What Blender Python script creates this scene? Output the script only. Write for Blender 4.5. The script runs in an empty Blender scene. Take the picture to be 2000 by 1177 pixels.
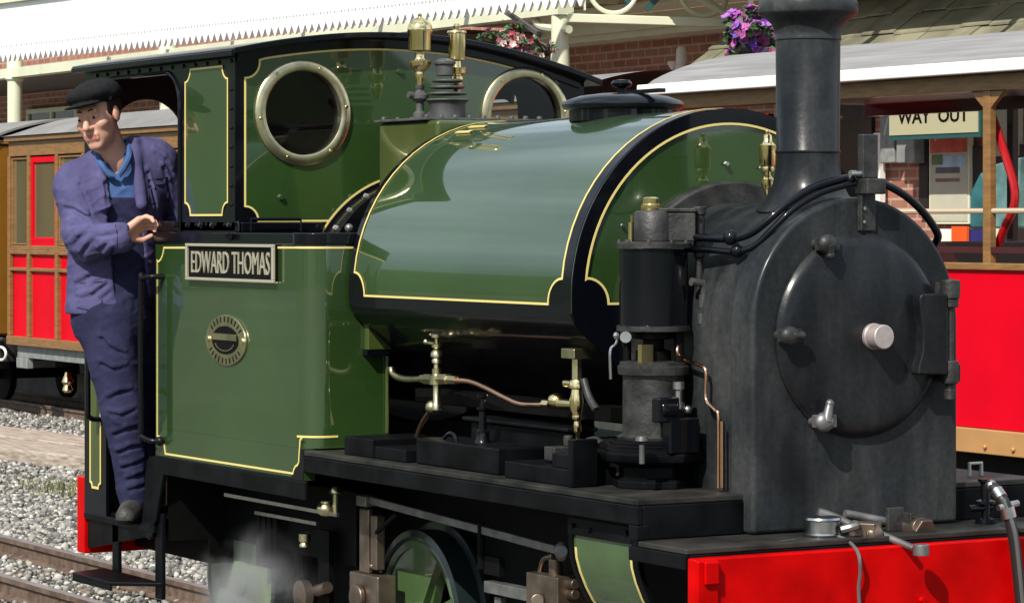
import bpy, bmesh, math, random
import numpy as np
from mathutils import Vector, Matrix
random.seed(7); rng = np.random.default_rng(7)
S = bpy.context.scene; COL = S.collection
RAD = math.radians
# ------------------------------------------------------------------ camera
FPX, CXP, HYP = 5900.0, 1000.0, 434.0            # focal length, principal column and horizon row of the 2000 px wide photo
CAMX, CAMY, CAMZ = 6.8064, -5.0663, 1.60
TH = RAD(30.1355); TC, TS = math.cos(TH), math.sin(TH)
cam = bpy.data.cameras.new('camera'); camo = bpy.data.objects.new('camera', cam); COL.objects.link(camo)
camo.location = (CAMX, CAMY, CAMZ)
camo.rotation_euler = (math.pi/2, 0, math.atan2(TC, TS))
cam.sensor_width = 36; cam.lens = FPX/2000*36; cam.shift_y = -(588.5-HYP)/2000
cam.clip_start = .1; cam.clip_end = 2000
S.camera = camo
S.render.resolution_x = 1024; S.render.resolution_y = 602
# ------------------------------------------------------------------ light
SUN_EL, SUN_AZ = 43.0, 58.0                       # azimuth from +X (loco front) towards -Y (camera side)
sd = Vector((math.cos(RAD(SUN_AZ))*math.cos(RAD(SUN_EL)), -math.sin(RAD(SUN_AZ))*math.cos(RAD(SUN_EL)), math.sin(RAD(SUN_EL))))
sl = bpy.data.lights.new('sun', 'SUN'); sl.energy = 5.0; sl.angle = RAD(.5); sl.color = (1, .955, .87)
so = bpy.data.objects.new('sun', sl); COL.objects.link(so); so.rotation_euler = sd.to_track_quat('Z', 'Y').to_euler(); so.location = (0, -20, 20)
W = bpy.data.worlds.new("World"); S.world = W; W.use_nodes = True
nt = W.node_tree; nt.nodes.clear()
wo = nt.nodes.new('ShaderNodeOutputWorld'); bg = nt.nodes.new('ShaderNodeBackground'); sky = nt.nodes.new('ShaderNodeTexSky')
sky.sky_type = 'NISHITA'; sky.sun_disc = False; sky.sun_elevation = RAD(SUN_EL); sky.sun_rotation = RAD(90+SUN_AZ)
bg.inputs[1].default_value = .056
# broken white cloud over the blue
tcn = nt.nodes.new('ShaderNodeTexCoord'); mp = nt.nodes.new('ShaderNodeMapping'); mp.inputs['Scale'].default_value = (1, 1, 2.2)
nz = nt.nodes.new('ShaderNodeTexNoise'); nz.inputs['Scale'].default_value = 1.6; nz.inputs['Detail'].default_value = 7
rp = nt.nodes.new('ShaderNodeValToRGB'); rp.color_ramp.elements[0].position = .33; rp.color_ramp.elements[1].position = .60
mx = nt.nodes.new('ShaderNodeMix'); mx.data_type = 'RGBA'; mx.inputs[7].default_value = (14.5, 16.6, 19.0, 1)
L = nt.links.new
L(tcn.outputs['Generated'], mp.inputs[0]); L(mp.outputs[0], nz.inputs['Vector']); L(nz.outputs[0], rp.inputs[0])
L(rp.outputs[0], mx.inputs[0]); L(sky.outputs[0], mx.inputs[6]); L(mx.outputs[2], bg.inputs[0]); L(bg.outputs[0], wo.inputs[0])
S.view_settings.view_transform = 'Standard'; S.view_settings.look = 'None'; S.view_settings.gamma = 1; S.view_settings.use_curve_mapping = False
S.view_settings.exposure = 0.2
try:
    S.cycles.max_bounces = 8; S.cycles.volume_step_rate = 2; S.cycles.volume_max_steps = 64
except Exception: pass
# ------------------------------------------------------------------ measuring: photo pixel -> point on a real plane
def _ray(px):
    a = (px-CXP)/FPX
    return (-TC+a*TS, TS+a*TC)
def atY(px, py, Y):
    d = _ray(px); t = (Y-CAMY)/d[1]; return Vector((CAMX+t*d[0], Y, CAMZ-(py-HYP)*t/FPX))
def atX(px, py, X):
    d = _ray(px); t = (X-CAMX)/d[0]; return Vector((X, CAMY+t*d[1], CAMZ-(py-HYP)*t/FPX))
def atZ(px, py, Z):
    d = _ray(px); t = (CAMZ-Z)*FPX/(py-HYP); return Vector((CAMX+t*d[0], CAMY+t*d[1], Z))
def atD(px, py, t):
    d = _ray(px); return Vector((CAMX+t*d[0], CAMY+t*d[1], CAMZ-(py-HYP)*t/FPX))
# ------------------------------------------------------------------ materials
def mat(name, col, rough=.5, metal=0, coat=0, coat_rough=.03, coat_ior=1.5, var=0, vscale=3, bump=0, bscale=30, rvar=0, col2=None, spec=None, stretch=None, coord='Object', detail=5, ramp=(.35, .65)):
    m = bpy.data.materials.new(name); m.use_nodes = True; n = m.node_tree.nodes; l = m.node_tree.links.new
    b = n['Principled BSDF']; b.inputs['Base Color'].default_value = (*col, 1); b.inputs['Roughness'].default_value = rough; b.inputs['Metallic'].default_value = metal
    if coat: b.inputs['Coat Weight'].default_value = coat; b.inputs['Coat Roughness'].default_value = coat_rough; b.inputs['Coat IOR'].default_value = coat_ior
    if spec is not None: b.inputs['Specular IOR Level'].default_value = spec
    t = n.new('ShaderNodeTexCoord'); vec = t.outputs[coord]
    if stretch:
        q = n.new('ShaderNodeMapping'); q.inputs['Scale'].default_value = stretch; l(vec, q.inputs[0]); vec = q.outputs[0]
    if var or col2:
        z = n.new('ShaderNodeTexNoise'); z.inputs['Scale'].default_value = vscale; z.inputs['Detail'].default_value = detail; l(vec, z.inputs['Vector'])
        r = n.new('ShaderNodeValToRGB'); e = r.color_ramp.elements; e[0].position, e[1].position = ramp
        c2 = col2 or tuple(min(1, c*(1+var)) for c in col); c1 = col if col2 else tuple(c*(1-var) for c in col)
        e[0].color = (*c1, 1); e[1].color = (*c2, 1); l(z.outputs[0], r.inputs[0]); l(r.outputs[0], b.inputs['Base Color'])
        if rvar:
            mr = n.new('ShaderNodeMapRange'); mr.inputs['From Min'].default_value = .3; mr.inputs['From Max'].default_value = .7; mr.inputs['To Min'].default_value = max(0, rough-rvar); mr.inputs['To Max'].default_value = min(1, rough+rvar)
            l(z.outputs[0], mr.inputs[0]); l(mr.outputs[0], b.inputs['Roughness'])
    if bump:
        z2 = n.new('ShaderNodeTexNoise'); z2.inputs['Scale'].default_value = bscale; z2.inputs['Detail'].default_value = 4; l(vec, z2.inputs['Vector'])
        bn = n.new('ShaderNodeBump'); bn.inputs['Strength'].default_value = bump; bn.inputs['Distance'].default_value = .01; l(z2.outputs[0], bn.inputs['Height']); l(bn.outputs[0], b.inputs['Normal'])
    return m
M = {}
M['green'] = mat('loco_green_paint', (.019, .048, .009), .4, coat=1, coat_rough=.025, coat_ior=2.15, var=.16, vscale=2.2, bump=.012, bscale=4, spec=.3)
M['black'] = mat('gloss_black_sky_tint', (.002, .0024, .0045), .4, coat=.6, coat_rough=.06, bump=.015, bscale=6, spec=.08)  # slight blue in the base imitates the reflected sky
M['frame'] = mat('frame_black', (.0032, .0036, .0044), .42, var=.6, vscale=9, bump=.04, bscale=30, spec=.10)
M['under'] = mat('oily_black_steel', (.0025, .0025, .0025), .6, var=.4, vscale=10, spec=.12)
M['plate'] = mat('dusty_running_plate', (.008, .008, .0075), .5, spec=.25, col2=(.036, .034, .029), vscale=6, bump=.1, bscale=60)
def sooty(name, dark, mid, pale, rough=.46, coat=.18):          # sooty graphite: broad stains, rubbed pale patches, fine vertical streaks
    m = mat(name, mid, rough, coat=coat, coat_rough=.2, spec=.16); n = m.node_tree.nodes; l = m.node_tree.links.new; b = n['Principled BSDF']; t = n.new('ShaderNodeTexCoord')
    def nz(scale, st, detail=8, dist=0):
        q = n.new('ShaderNodeMapping'); q.inputs['Scale'].default_value = st; l(t.outputs['Object'], q.inputs[0]); z = n.new('ShaderNodeTexNoise'); z.inputs['Scale'].default_value = scale; z.inputs['Detail'].default_value = detail; z.inputs['Distortion'].default_value = dist; l(q.outputs[0], z.inputs['Vector']); return z.outputs[0]
    def rmp(v, a, b_, ca, cb):
        r = n.new('ShaderNodeValToRGB'); e = r.color_ramp.elements; e[0].position, e[1].position = a, b_; e[0].color = (*ca, 1); e[1].color = (*cb, 1); l(v, r.inputs[0]); return r.outputs[0]
    def mix(f, a, b_, ty='MIX'):
        x = n.new('ShaderNodeMix'); x.data_type = 'RGBA'; x.blend_type = ty; x.inputs[0].default_value = 1
        if f is not None: l(f, x.inputs[0])
        l(a, x.inputs[6]); l(b_, x.inputs[7]); return x.outputs[2]
    n1 = nz(2.6, (1, 1, 1), 9, .6); n2 = nz(7, (1, 1, .35), 8, .3); n3 = nz(34, (1, 1, .12), 5); n4 = nz(60, (1, 1, 1), 6)
    c = mix(rmp(n2, .44, .68, (0, 0, 0), (1, 1, 1)), rmp(n1, .36, .62, dark, mid), rmp(n1, .3, .7, mid, pale))
    c = mix(None, c, rmp(n3, .3, .7, (.84, .84, .84), (1.12, 1.12, 1.12)), 'MULTIPLY'); c = mix(None, c, rmp(n4, .3, .7, (.8, .8, .8), (1.2, 1.2, 1.2)), 'MULTIPLY'); l(c, b.inputs['Base Color'])
    mr = n.new('ShaderNodeMapRange'); mr.inputs['From Min'].default_value = .3; mr.inputs['From Max'].default_value = .7; mr.inputs['To Min'].default_value = rough-.12; mr.inputs['To Max'].default_value = rough+.14; l(n2, mr.inputs[0]); l(mr.outputs[0], b.inputs['Roughness'])
    bn = n.new('ShaderNodeBump'); bn.inputs['Strength'].default_value = .12; bn.inputs['Distance'].default_value = .008; l(n4, bn.inputs['Height']); l(bn.outputs[0], b.inputs['Normal']); return m
M['smoke'] = sooty('smokebox_graphite', (.0055, .0065, .008), (.021, .0235, .026), (.052, .053, .052))
M['door'] = sooty('smokebox_door_graphite', (.004, .0045, .006), (.011, .012, .0145), (.026, .027, .028), .42, .25)
M['iron'] = mat('sooty_cast_iron', (.008, .008, .008), .5, col2=(.034, .033, .031), vscale=18, bump=.25, bscale=60)
M['steel'] = mat('bright_steel', (.55, .54, .52), .28, metal=1, var=.15, vscale=20)
M['oilsteel'] = mat('oily_brown_steel', (.22, .17, .13), .38, metal=.85, var=.3, vscale=14)
M['grime'] = mat('grimy_steel_grey', (.2, .195, .19), .45, metal=.7, var=.3, vscale=14, bump=.1)
M['brass'] = mat('polished_brass', (.90, .72, .37), .16, metal=1, var=.08, vscale=12)
M['dbrass'] = mat('dull_brass', (.66, .58, .36), .3, metal=1, var=.2, vscale=16)
M['copper'] = mat('copper_pipe', (.86, .48, .32), .18, metal=1, var=.1, vscale=12)
M['line'] = mat('straw_yellow_lining', (.72, .58, .20), .45, coat=.2)
M['red'] = mat('buffer_beam_red', (.47, .0008, .001), .35, coat=.05, coat_rough=.12, var=.2, vscale=7, rvar=.1, detail=9, bump=.03, bscale=12, spec=.06)
M['glass'] = None
M['cabin'] = mat('cab_inside_brown', (.05, .032, .022), .6, var=.3, vscale=6)
M['letter'] = mat('plate_lettering_brass', (.55, .51, .38), .4, metal=.5)
M['tape'] = mat('grey_cable', (.10, .10, .10), .3)
M['rub'] = mat('black_rubber', (.012, .012, .012), .5)
M['grey'] = mat('grey_painted_metal', (.22, .23, .22), .45, var=.2, vscale=14)
M['drab'] = mat('grey_turret_paint', (.06, .06, .058), .5, var=.3, vscale=20, bump=.1)
M['olive'] = mat('olive_green_paint', (.052, .072, .016), .3, coat=.8, coat_rough=.06, var=.1, vscale=4)
M['wheel'] = mat('wheel_green', (.055, .10, .035), .35, coat=.9, coat_rough=.08, var=.15, vscale=8)
M['wheel_hazed'] = mat('steam_hazed_wheel_green', (.16, .22, .12), .4, coat=.6, coat_rough=.1, var=.2, vscale=8)  # wheel green paled to imitate the steam haze in front of it
M['tyre'] = mat('blue_black_tyre', (.012, .02, .02), .3, coat=.6, coat_rough=.1)
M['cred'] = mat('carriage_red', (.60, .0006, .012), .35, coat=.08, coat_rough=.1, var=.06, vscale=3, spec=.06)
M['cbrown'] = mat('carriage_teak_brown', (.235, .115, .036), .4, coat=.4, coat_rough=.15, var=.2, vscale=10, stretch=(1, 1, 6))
M['cbrown2'] = mat('coach_ochre_brown', (.22, .098, .010), .4, coat=.5, coat_rough=.1, var=.1, vscale=2)
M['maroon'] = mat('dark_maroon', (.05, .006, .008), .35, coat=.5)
M['croof'] = mat('carriage_roof_white', (.27, .265, .262), .75, col2=(.19, .18, .172), vscale=4, stretch=(.35, 5, 1), bump=.15, bscale=30)
M['gutter'] = mat('white_gutter_paint', (.80, .78, .72), .5, var=.05)
M['groof'] = mat('carriage_roof_grey', (.17, .16, .15), .65, col2=(.22, .21, .195), vscale=4, bump=.15, bscale=30)
M['white'] = mat('canopy_white', (.82, .83, .83), .5, var=.03, vscale=2, stretch=(6, 6, .3))
M['cream'] = mat('station_cream', (.64, .65, .47), .45, coat=.2, var=.05, vscale=3)
M['teal'] = mat('spandrel_dark_green', (.015, .075, .07), .4)
M['gold'] = mat('gold_paint', (.6, .4, .1), .4, metal=.4)
M['darkwood'] = mat('dark_interior_wood', (.022, .016, .012), .5, var=.3)
M['winglass'] = mat('coach_window_glass', (.03, .035, .04), .05, spec=1.0)
M['ink'] = mat('sign_black', (.004, .004, .004), .6, spec=.1)
M['conc'] = mat('platform_concrete', (.30, .29, .27), .8, var=.2, vscale=4, bump=.2)
M['rail'] = mat('rusty_rail', (.075, .045, .03), .7, col2=(.15, .10, .07), vscale=20, bump=.2, bscale=80)
M['railtop'] = mat('worn_rail_head', (.30, .27, .24), .35, metal=.7, var=.2, vscale=8)
M['sleeper'] = mat('old_timber_sleeper', (.13, .09, .062), .8, col2=(.22, .16, .12), vscale=5, stretch=(8, 1, 8), bump=.4, bscale=10)
M['timber'] = mat('pale_weathered_timber', (.22, .175, .135), .85, col2=(.44, .37, .30), vscale=3, stretch=(1, 14, 14), bump=.6, bscale=5, detail=9)
def glass():
    m = bpy.data.materials.new('window_glass'); m.use_nodes = True; n = m.node_tree.nodes; l = m.node_tree.links.new
    n.remove(n['Principled BSDF']); o = n['Material Output']
    tr = n.new('ShaderNodeBsdfTransparent'); tr.inputs[0].default_value = (.8, .83, .82, 1); g = n.new('ShaderNodeBsdfGlossy'); g.inputs['Roughness'].default_value = .02
    f = n.new('ShaderNodeFresnel'); f.inputs[0].default_value = 1.4; x = n.new('ShaderNodeMixShader'); l(f.outputs[0], x.inputs[0]); l(tr.outputs[0], x.inputs[1]); l(g.outputs[0], x.inputs[2]); l(x.outputs[0], o.inputs[0]); return m
M['glass'] = glass()
def brick():
    m = mat('red_brick_wall', (.3, .1, .06), .8); n = m.node_tree.nodes; l = m.node_tree.links.new; b = n['Principled BSDF']
    t = n.new('ShaderNodeTexCoord'); mp_ = n.new('ShaderNodeMapping'); mp_.inputs['Rotation'].default_value = (RAD(90), 0, 0); l(t.outputs['Object'], mp_.inputs[0])
    k = n.new('ShaderNodeTexBrick'); k.inputs['Scale'].default_value = 1; k.inputs['Brick Width'].default_value = .225; k.inputs['Row Height'].default_value = .078; k.inputs['Mortar Size'].default_value = .011; k.inputs['Mortar Smooth'].default_value = .2
    k.inputs['Color1'].default_value = (.27, .10, .06, 1); k.inputs['Color2'].default_value = (.36, .16, .10, 1); k.inputs['Mortar'].default_value = (.44, .28, .20, 1); k.inputs['Bias'].default_value = -.1
    l(mp_.outputs[0], k.inputs[0]); z = n.new('ShaderNodeTexNoise'); z.inputs['Scale'].default_value = 9; z.inputs['Detail'].default_value = 6; l(t.outputs['Object'], z.inputs['Vector'])
    x = n.new('ShaderNodeMix'); x.data_type = 'RGBA'; x.blend_type = 'OVERLAY'; x.inputs[0].default_value = .45; l(k.outputs[0], x.inputs[6]); l(z.outputs[1], x.inputs[7]); 
    hs = n.new('ShaderNodeHueSaturation'); hs.inputs['Saturation'].default_value = .95; l(x.outputs[2], hs.inputs['Color']); l(hs.outputs[0], b.inputs['Base Color'])
    bn = n.new('ShaderNodeBump'); bn.inputs['Strength'].default_value = .5; bn.inputs['Distance'].default_value = .01; bn.invert = True; l(k.outputs[1], bn.inputs['Height']); l(bn.outputs[0], b.inputs['Normal']); return m
M['brick'] = brick()
# ------------------------------------------------------------------ mesh builder
ORG = {}
def setp(o, label=None, cat=None, group=None, kind=None):
    if label: o['label'] = label
    if cat: o['category'] = cat
    if group: o['group'] = group
    if kind: o['kind'] = kind
    return o
def thing(name, label, cat, loc, group=None):
    o = bpy.data.objects.new(name, None); COL.objects.link(o); o.location = loc; o.empty_display_size = .1
    ORG[o] = Vector(loc); return setp(o, label, cat, group)
def frame(d):
    d = Vector(d).normalized(); a = Vector((0, 0, 1)) if abs(d.z) < .9 else Vector((1, 0, 0))
    u = d.cross(a).normalized(); return u, d.cross(u).normalized(), d
class MB:
    def __init__(s): s.v = []; s.f = []; s.mi = []; s.cur = 0
    def add(s, vs, fs):
        k = len(s.v); s.v += [Vector(p) for p in vs]; s.f += [tuple(i+k for i in f) for f in fs]; s.mi += [s.cur]*len(fs); return s
    def box(s, x0, x1, y0, y1, z0, z1):
        v = [(x, y, z) for x in (x0, x1) for y in (y0, y1) for z in (z0, z1)]
        return s.add(v, [(0, 1, 3, 2), (4, 6, 7, 5), (0, 4, 5, 1), (2, 3, 7, 6), (0, 2, 6, 4), (1, 5, 7, 3)])
    def obox(s, c, ax, ay, az, hx, hy, hz):        # oriented box
        c = Vector(c); v = [c+Vector(ax)*hx*i+Vector(ay)*hy*j+Vector(az)*hz*k for i in (-1, 1) for j in (-1, 1) for k in (-1, 1)]
        return s.add(v, [(0, 1, 3, 2), (4, 6, 7, 5), (0, 4, 5, 1), (2, 3, 7, 6), (0, 2, 6, 4), (1, 5, 7, 3)])
    def beam(s, p, q, w, h, up=(0, 0, 1)):
        p, q = Vector(p), Vector(q); d = (q-p); l = d.length; d.normalize(); r = d.cross(Vector(up)).normalized(); u = r.cross(d)
        return s.obox((p+q)/2, d, r, u, l/2, w/2, h/2)
    def lathe(s, o, d, prof, n=32, cap=True):      # prof: (r, h) along d
        o = Vector(o); u, w, d = frame(d); k = len(s.v); vs = []; fs = []
        for r, h in prof:
            for i in range(n):
                a = 2*math.pi*i/n; vs.append(o+d*h+(u*math.cos(a)+w*math.sin(a))*r)
        for j in range(len(prof)-1):
            for i in range(n): fs.append((j*n+i, j*n+(i+1) % n, (j+1)*n+(i+1) % n, (j+1)*n+i))
        if cap: fs += [tuple(range(n))[::-1], tuple(range((len(prof)-1)*n, len(prof)*n))]
        return s.add(vs, fs)
    def cyl(s, p, q, r, r2=None, n=20):
        p, q = Vector(p), Vector(q); return s.lathe(p, q-p, [(r, 0), (r if r2 is None else r2, (q-p).length)], n)
    def sph(s, c, r, n=16, sc=(1, 1, 1)):
        c = Vector(c); m = n//2; vs = []; fs = []
        for j in range(m+1):
            t = math.pi*j/m
            for i in range(n):
                a = 2*math.pi*i/n; vs.append(c+Vector((math.sin(t)*math.cos(a)*r*sc[0], math.sin(t)*math.sin(a)*r*sc[1], math.cos(t)*r*sc[2])))
        for j in range(m):
            for i in range(n): fs.append((j*n+i, (j+1)*n+i, (j+1)*n+(i+1) % n, j*n+(i+1) % n))
        return s.add(vs, fs)
    def tube(s, pts, r, n=10, smooth=0, closed=False):
        pts = [Vector(p) for p in pts]
        if smooth: pts = spline(pts, smooth)
        rs = r if isinstance(r, (list, tuple)) else [r]*len(pts)
        if len(rs) != len(pts): rs = [rs[min(len(rs)-1, int(i*len(rs)/len(pts)))] for i in range(len(pts))]
        m = len(pts); vs = []; fs = []; prev = None
        for i, p in enumerate(pts):
            t = (pts[(i+1) % m]-pts[i-1]) if closed else (pts[min(i+1, m-1)]-pts[max(i-1, 0)])
            t.normalize()
            if prev is None: u, w, _ = frame(t)
            else:
                u = prev-t*prev.dot(t); u.normalize(); w = t.cross(u)
            prev = u
            for k in range(n):
                a = 2*math.pi*k/n; vs.append(p+(u*math.cos(a)+w*math.sin(a))*rs[i])
        for i in range(m if closed else m-1):
            for k in range(n): fs.append((i*n+k, i*n+(k+1) % n, ((i+1) % m)*n+(k+1) % n, ((i+1) % m)*n+k))
        if not closed: fs += [tuple(range(n))[::-1], tuple(range((m-1)*n, m*n))]
        return s.add(vs, fs)
    def prism(s, poly, fn, a, b):                  # polygon (p, q) swept between parameter a and b: fn(p, q, t) -> xyz
        n = len(poly); vs = [fn(p, q, a) for p, q in poly]+[fn(p, q, b) for p, q in poly]
        fs = [(i, (i+1) % n, n+(i+1) % n, n+i) for i in range(n)]+[tuple(range(n))[::-1], tuple(range(n, 2*n))]
        return s.add(vs, fs)
    def strip(s, pts, w, fn, h=.0015, closed=True): # lining ribbon along (p, q) points: fn(p, q, t) -> xyz, t is height off the panel
        pts = [Vector(p) for p in pts]; n = len(pts); off = []
        for i in range(n):
            a = pts[i-1] if closed or i else pts[i]; b = pts[(i+1) % n] if closed or i < n-1 else pts[i]
            d1 = (pts[i]-a); d2 = (b-pts[i]); d1 = d1.normalized() if d1.length > 1e-9 else d2.normalized(); d2 = d2.normalized() if d2.length > 1e-9 else d1
            n1 = Vector((-d1.y, d1.x)); n2 = Vector((-d2.y, d2.x)); nn = n1+n2
            nn = nn.normalized() if nn.length > 1e-6 else n1
            off.append(nn*(w/2/max(.5, nn.dot(n1))))
        vs = []
        for p, o in zip(pts, off):
            for q, t in ((p+o, 0), (p+o, h), (p-o, h), (p-o, 0)): vs.append(fn(q.x, q.y, t))
        fs = []
        for i in range(n if closed else n-1):
            j = (i+1) % n
            for k in range(3): fs.append((i*4+k, i*4+k+1, j*4+k+1, j*4+k))
        return s.add(vs, fs)
    def bolts(s, pts, r, d, h=None, n=6):
        for p in pts: s.cyl(p, Vector(p)+Vector(d).normalized()*(h or r), r, r*.75, n)
        return s
    def pieces(s):                                 # groups of faces that lie well apart: each becomes a part of its own
        n = len(s.v); up = list(range(n))
        def root(i):
            while up[i] != i: up[i] = up[up[i]]; i = up[i]
            return i
        for f in s.f:
            a = root(f[0])
            for i in f[1:]:
                c = root(i)
                if c != a: up[c] = a
        r = np.array([root(i) for i in range(n)]); ids, isl = np.unique(r, return_inverse=True); k = len(ids)
        if k < 2 or k > 300: return None
        P = np.array([tuple(v) for v in s.v]); lo = np.full((k, 3), 1e9); hi = -lo; np.minimum.at(lo, isl, P); np.maximum.at(hi, isl, P)
        size = (hi-lo).max(1); gap = np.maximum(0, np.maximum(lo[:, None]-hi[None], lo[None]-hi[:, None])); near = np.sqrt((gap**2).sum(2)) <= np.maximum(.02, .5*np.maximum(size[:, None], size[None]))*.95
        pc = np.arange(k); ch = True
        while ch:
            q = np.array([pc[near[i]].min() for i in range(k)]); ch = bool((q != pc).any()); pc = q
        return None if len(set(pc)) < 2 else pc[isl]
    def build(s, name, m, parent=None, smooth=38, bevel=0, seg=2, fix=True):
        if len(s.v) < 30000 and not any(w in name for w in ('rivet', 'stud', 'screw', 'bolts', 'flowers', 'leaves', 'moss', 'slate', 'letter', 'recess', 'perfor', 'panel', 'moulding', 'edging', 'border', 'beading')):
            pc = s.pieces()
            if pc is not None:
                out = []
                for p in dict.fromkeys(pc.tolist()):
                    b = MB(); idx = np.nonzero(pc == p)[0]; mp_ = {int(i): j for j, i in enumerate(idx)}; b.v = [s.v[int(i)] for i in idx]
                    for f, q in zip(s.f, s.mi):
                        if pc[f[0]] == p: b.f.append(tuple(mp_[i] for i in f)); b.mi.append(q)
                    out.append(b._build(name, m, parent, smooth, bevel, seg, fix))
                return out[0]
        return s._build(name, m, parent, smooth, bevel, seg, fix)
    def _build(s, name, m, parent=None, smooth=38, bevel=0, seg=2, fix=True):
        me = bpy.data.meshes.new(name); o = bpy.data.objects.new(name, me); COL.objects.link(o)
        org = ORG[parent] if parent is not None else Vector((0, 0, 0)); ORG[o] = org
        me.from_pydata([tuple(v-org) for v in s.v], [], s.f)
        for x in (m if isinstance(m, (list, tuple)) else [m]): me.materials.append(x)
        if any(s.mi): me.polygons.foreach_set('material_index', s.mi)
        if fix:
            b = bmesh.new(); b.from_mesh(me); bmesh.ops.recalc_face_normals(b, faces=b.faces); b.to_mesh(me); b.free()
        if smooth:
            me.polygons.foreach_set('use_smooth', [True]*len(me.polygons)); me.set_sharp_from_angle(angle=RAD(smooth))
        me.update()
        if parent is not None: o.parent = parent
        if bevel:
            q = o.modifiers.new('bevel', 'BEVEL'); q.width = bevel; q.segments = seg; q.limit_method = 'ANGLE'; q.angle_limit = RAD(40); q.harden_normals = True
        return o
def spline(pts, k):
    out = []; n = len(pts)
    for i in range(n-1):
        p0, p1, p2, p3 = pts[max(i-1, 0)], pts[i], pts[i+1], pts[min(i+2, n-1)]
        for j in range(k):
            t = j/k; out.append(.5*((2*p1)+(p2-p0)*t+(2*p0-5*p1+4*p2-p3)*t*t+(3*p1-p0-3*p2+p3)*t**3))
    return out+[pts[-1]]
def notch(x0, y0, x1, y1, r, n=7, corners=(1, 1, 1, 1)):   # rectangle with scooped-in corners, the lining pattern of the loco
    out = []
    for (cx, cy, a0, on) in ((x0, y0, 90, corners[0]), (x1, y0, 180, corners[1]), (x1, y1, 270, corners[2]), (x0, y1, 0, corners[3])):
        if not on: out.append((cx, cy)); continue
        for i in range(n+1):
            a = RAD(a0-90*i/n); out.append((cx+math.cos(a)*r, cy+math.sin(a)*r))
    return out
def arc(cx, cy, r, a0, a1, n): return [(cx+r*math.cos(RAD(a0+(a1-a0)*i/n)), cy+r*math.sin(RAD(a0+(a1-a0)*i/n))) for i in range(n+1)]
def text(body, name, m, parent, c, width, height, right, up, depth=.004, bold=0):
    cu = bpy.data.curves.new(name, 'FONT'); cu.body = body; cu.align_x = 'CENTER'; cu.align_y = 'CENTER'; cu.size = 1; cu.extrude = .01; cu.resolution_u = 3; cu.offset = bold
    t = bpy.data.objects.new(name, cu); me = bpy.data.meshes.new_from_object(t); bpy.data.objects.remove(t)
    co = np.array([v.co[:] for v in me.vertices]); lo, hi = co.min(0), co.max(0); mid = (lo+hi)/2
    right, up = Vector(right).normalized(), Vector(up).normalized(); nrm = right.cross(up)
    vs = [Vector(c)+right*((p[0]-mid[0])/(hi[0]-lo[0])*width)+up*((p[1]-mid[1])/(hi[1]-lo[1])*height)+nrm*((p[2]-lo[2])/(hi[2]-lo[2])*depth) for p in co]
    b = MB(); b.add(vs, [tuple(p.vertices) for p in me.polygons]); bpy.data.meshes.remove(me)
    return b.build(name, m, parent, smooth=0)
def sheet(outer, holes, fn, a, b):                # flat sheet with holes, thickness a..b
    bm = bmesh.new(); loops = []
    for lp in [outer]+holes:
        vs = [bm.verts.new((p[0], p[1], 0)) for p in lp]; loops.append(len(vs))
        for i in range(len(vs)): bm.edges.new((vs[i], vs[(i+1) % len(vs)]))
    bmesh.ops.triangle_fill(bm, use_beauty=True, use_dissolve=False, edges=bm.edges[:], normal=(0, 0, 1))
    bm.verts.ensure_lookup_table(); bm.verts.index_update()
    P = [(v.co.x, v.co.y) for v in bm.verts]; T = [tuple(v.index for v in f.verts) for f in bm.faces]; bm.free()
    n = len(P); vs = [fn(p, q, a) for p, q in P]+[fn(p, q, b) for p, q in P]; fcs = [t[::-1] for t in T]+[tuple(i+n for i in t) for t in T]
    k = 0
    for m in loops:
        for i in range(m): fcs.append((k+i, k+(i+1) % m, n+k+(i+1) % m, n+k+i))
        k += m
    m = MB(); m.add(vs, fcs); return m
# =================================================================== THE SETTING
def ballast_mat():
    m = mat('grey_ballast', (.2, .2, .19), .9); n = m.node_tree.nodes; l = m.node_tree.links.new; b_ = n['Principled BSDF']
    t = n.new('ShaderNodeTexCoord'); v = n.new('ShaderNodeTexVoronoi'); v.inputs['Scale'].default_value = 26; l(t.outputs['Object'], v.inputs['Vector'])
    r = n.new('ShaderNodeValToRGB'); e = r.color_ramp.elements; e[0].color = (.03, .029, .026, 1); e[1].color = (.22, .21, .19, 1); sp = n.new('ShaderNodeSeparateColor'); l(v.outputs['Color'], sp.inputs[0]); l(sp.outputs[0], r.inputs[0]); l(r.outputs[0], b_.inputs['Base Color'])
    bn = n.new('ShaderNodeBump'); bn.inputs['Strength'].default_value = 1; bn.inputs['Distance'].default_value = .04; bn.invert = True; l(v.outputs['Distance'], bn.inputs['Height']); l(bn.outputs[0], b_.inputs['Normal']); return m
M['ballast'] = ballast_mat()
def stone_mat():
    m = mat('ballast_stone', (.3, .3, .28), .85); n = m.node_tree.nodes; l = m.node_tree.links.new; b_ = n['Principled BSDF']
    g = n.new('ShaderNodeNewGeometry'); r = n.new('ShaderNodeValToRGB'); e = r.color_ramp.elements; e[0].color = (.05, .046, .04, 1); e[1].color = (.50, .49, .46, 1); k = e.new(.45); k.color = (.20, .20, .185, 1); k = e.new(.8); k.color = (.34, .305, .25, 1)
    l(g.outputs['Random Per Island'], r.inputs[0]); l(r.outputs[0], b_.inputs['Base Color']); return m
M['stone'] = stone_mat()
M['cdred'] = mat('bench_red', (.36, .004, .006), .35, coat=.3)
M['coachglass'] = mat('coach_window_painted_reflection', (.09, .075, .04), .06, col2=(.16, .13, .07), vscale=1.3, coat=1, coat_ior=2.0, stretch=(1, 1, .25))  # tan reflections painted into the pane colour
M['hillg'] = mat('hill_grass', (.025, .055, .014), .9, col2=(.055, .08, .03), vscale=.08)
M['grassy'] = mat('field', (.045, .065, .022), .95, col2=(.09, .09, .06), vscale=.15)
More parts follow.
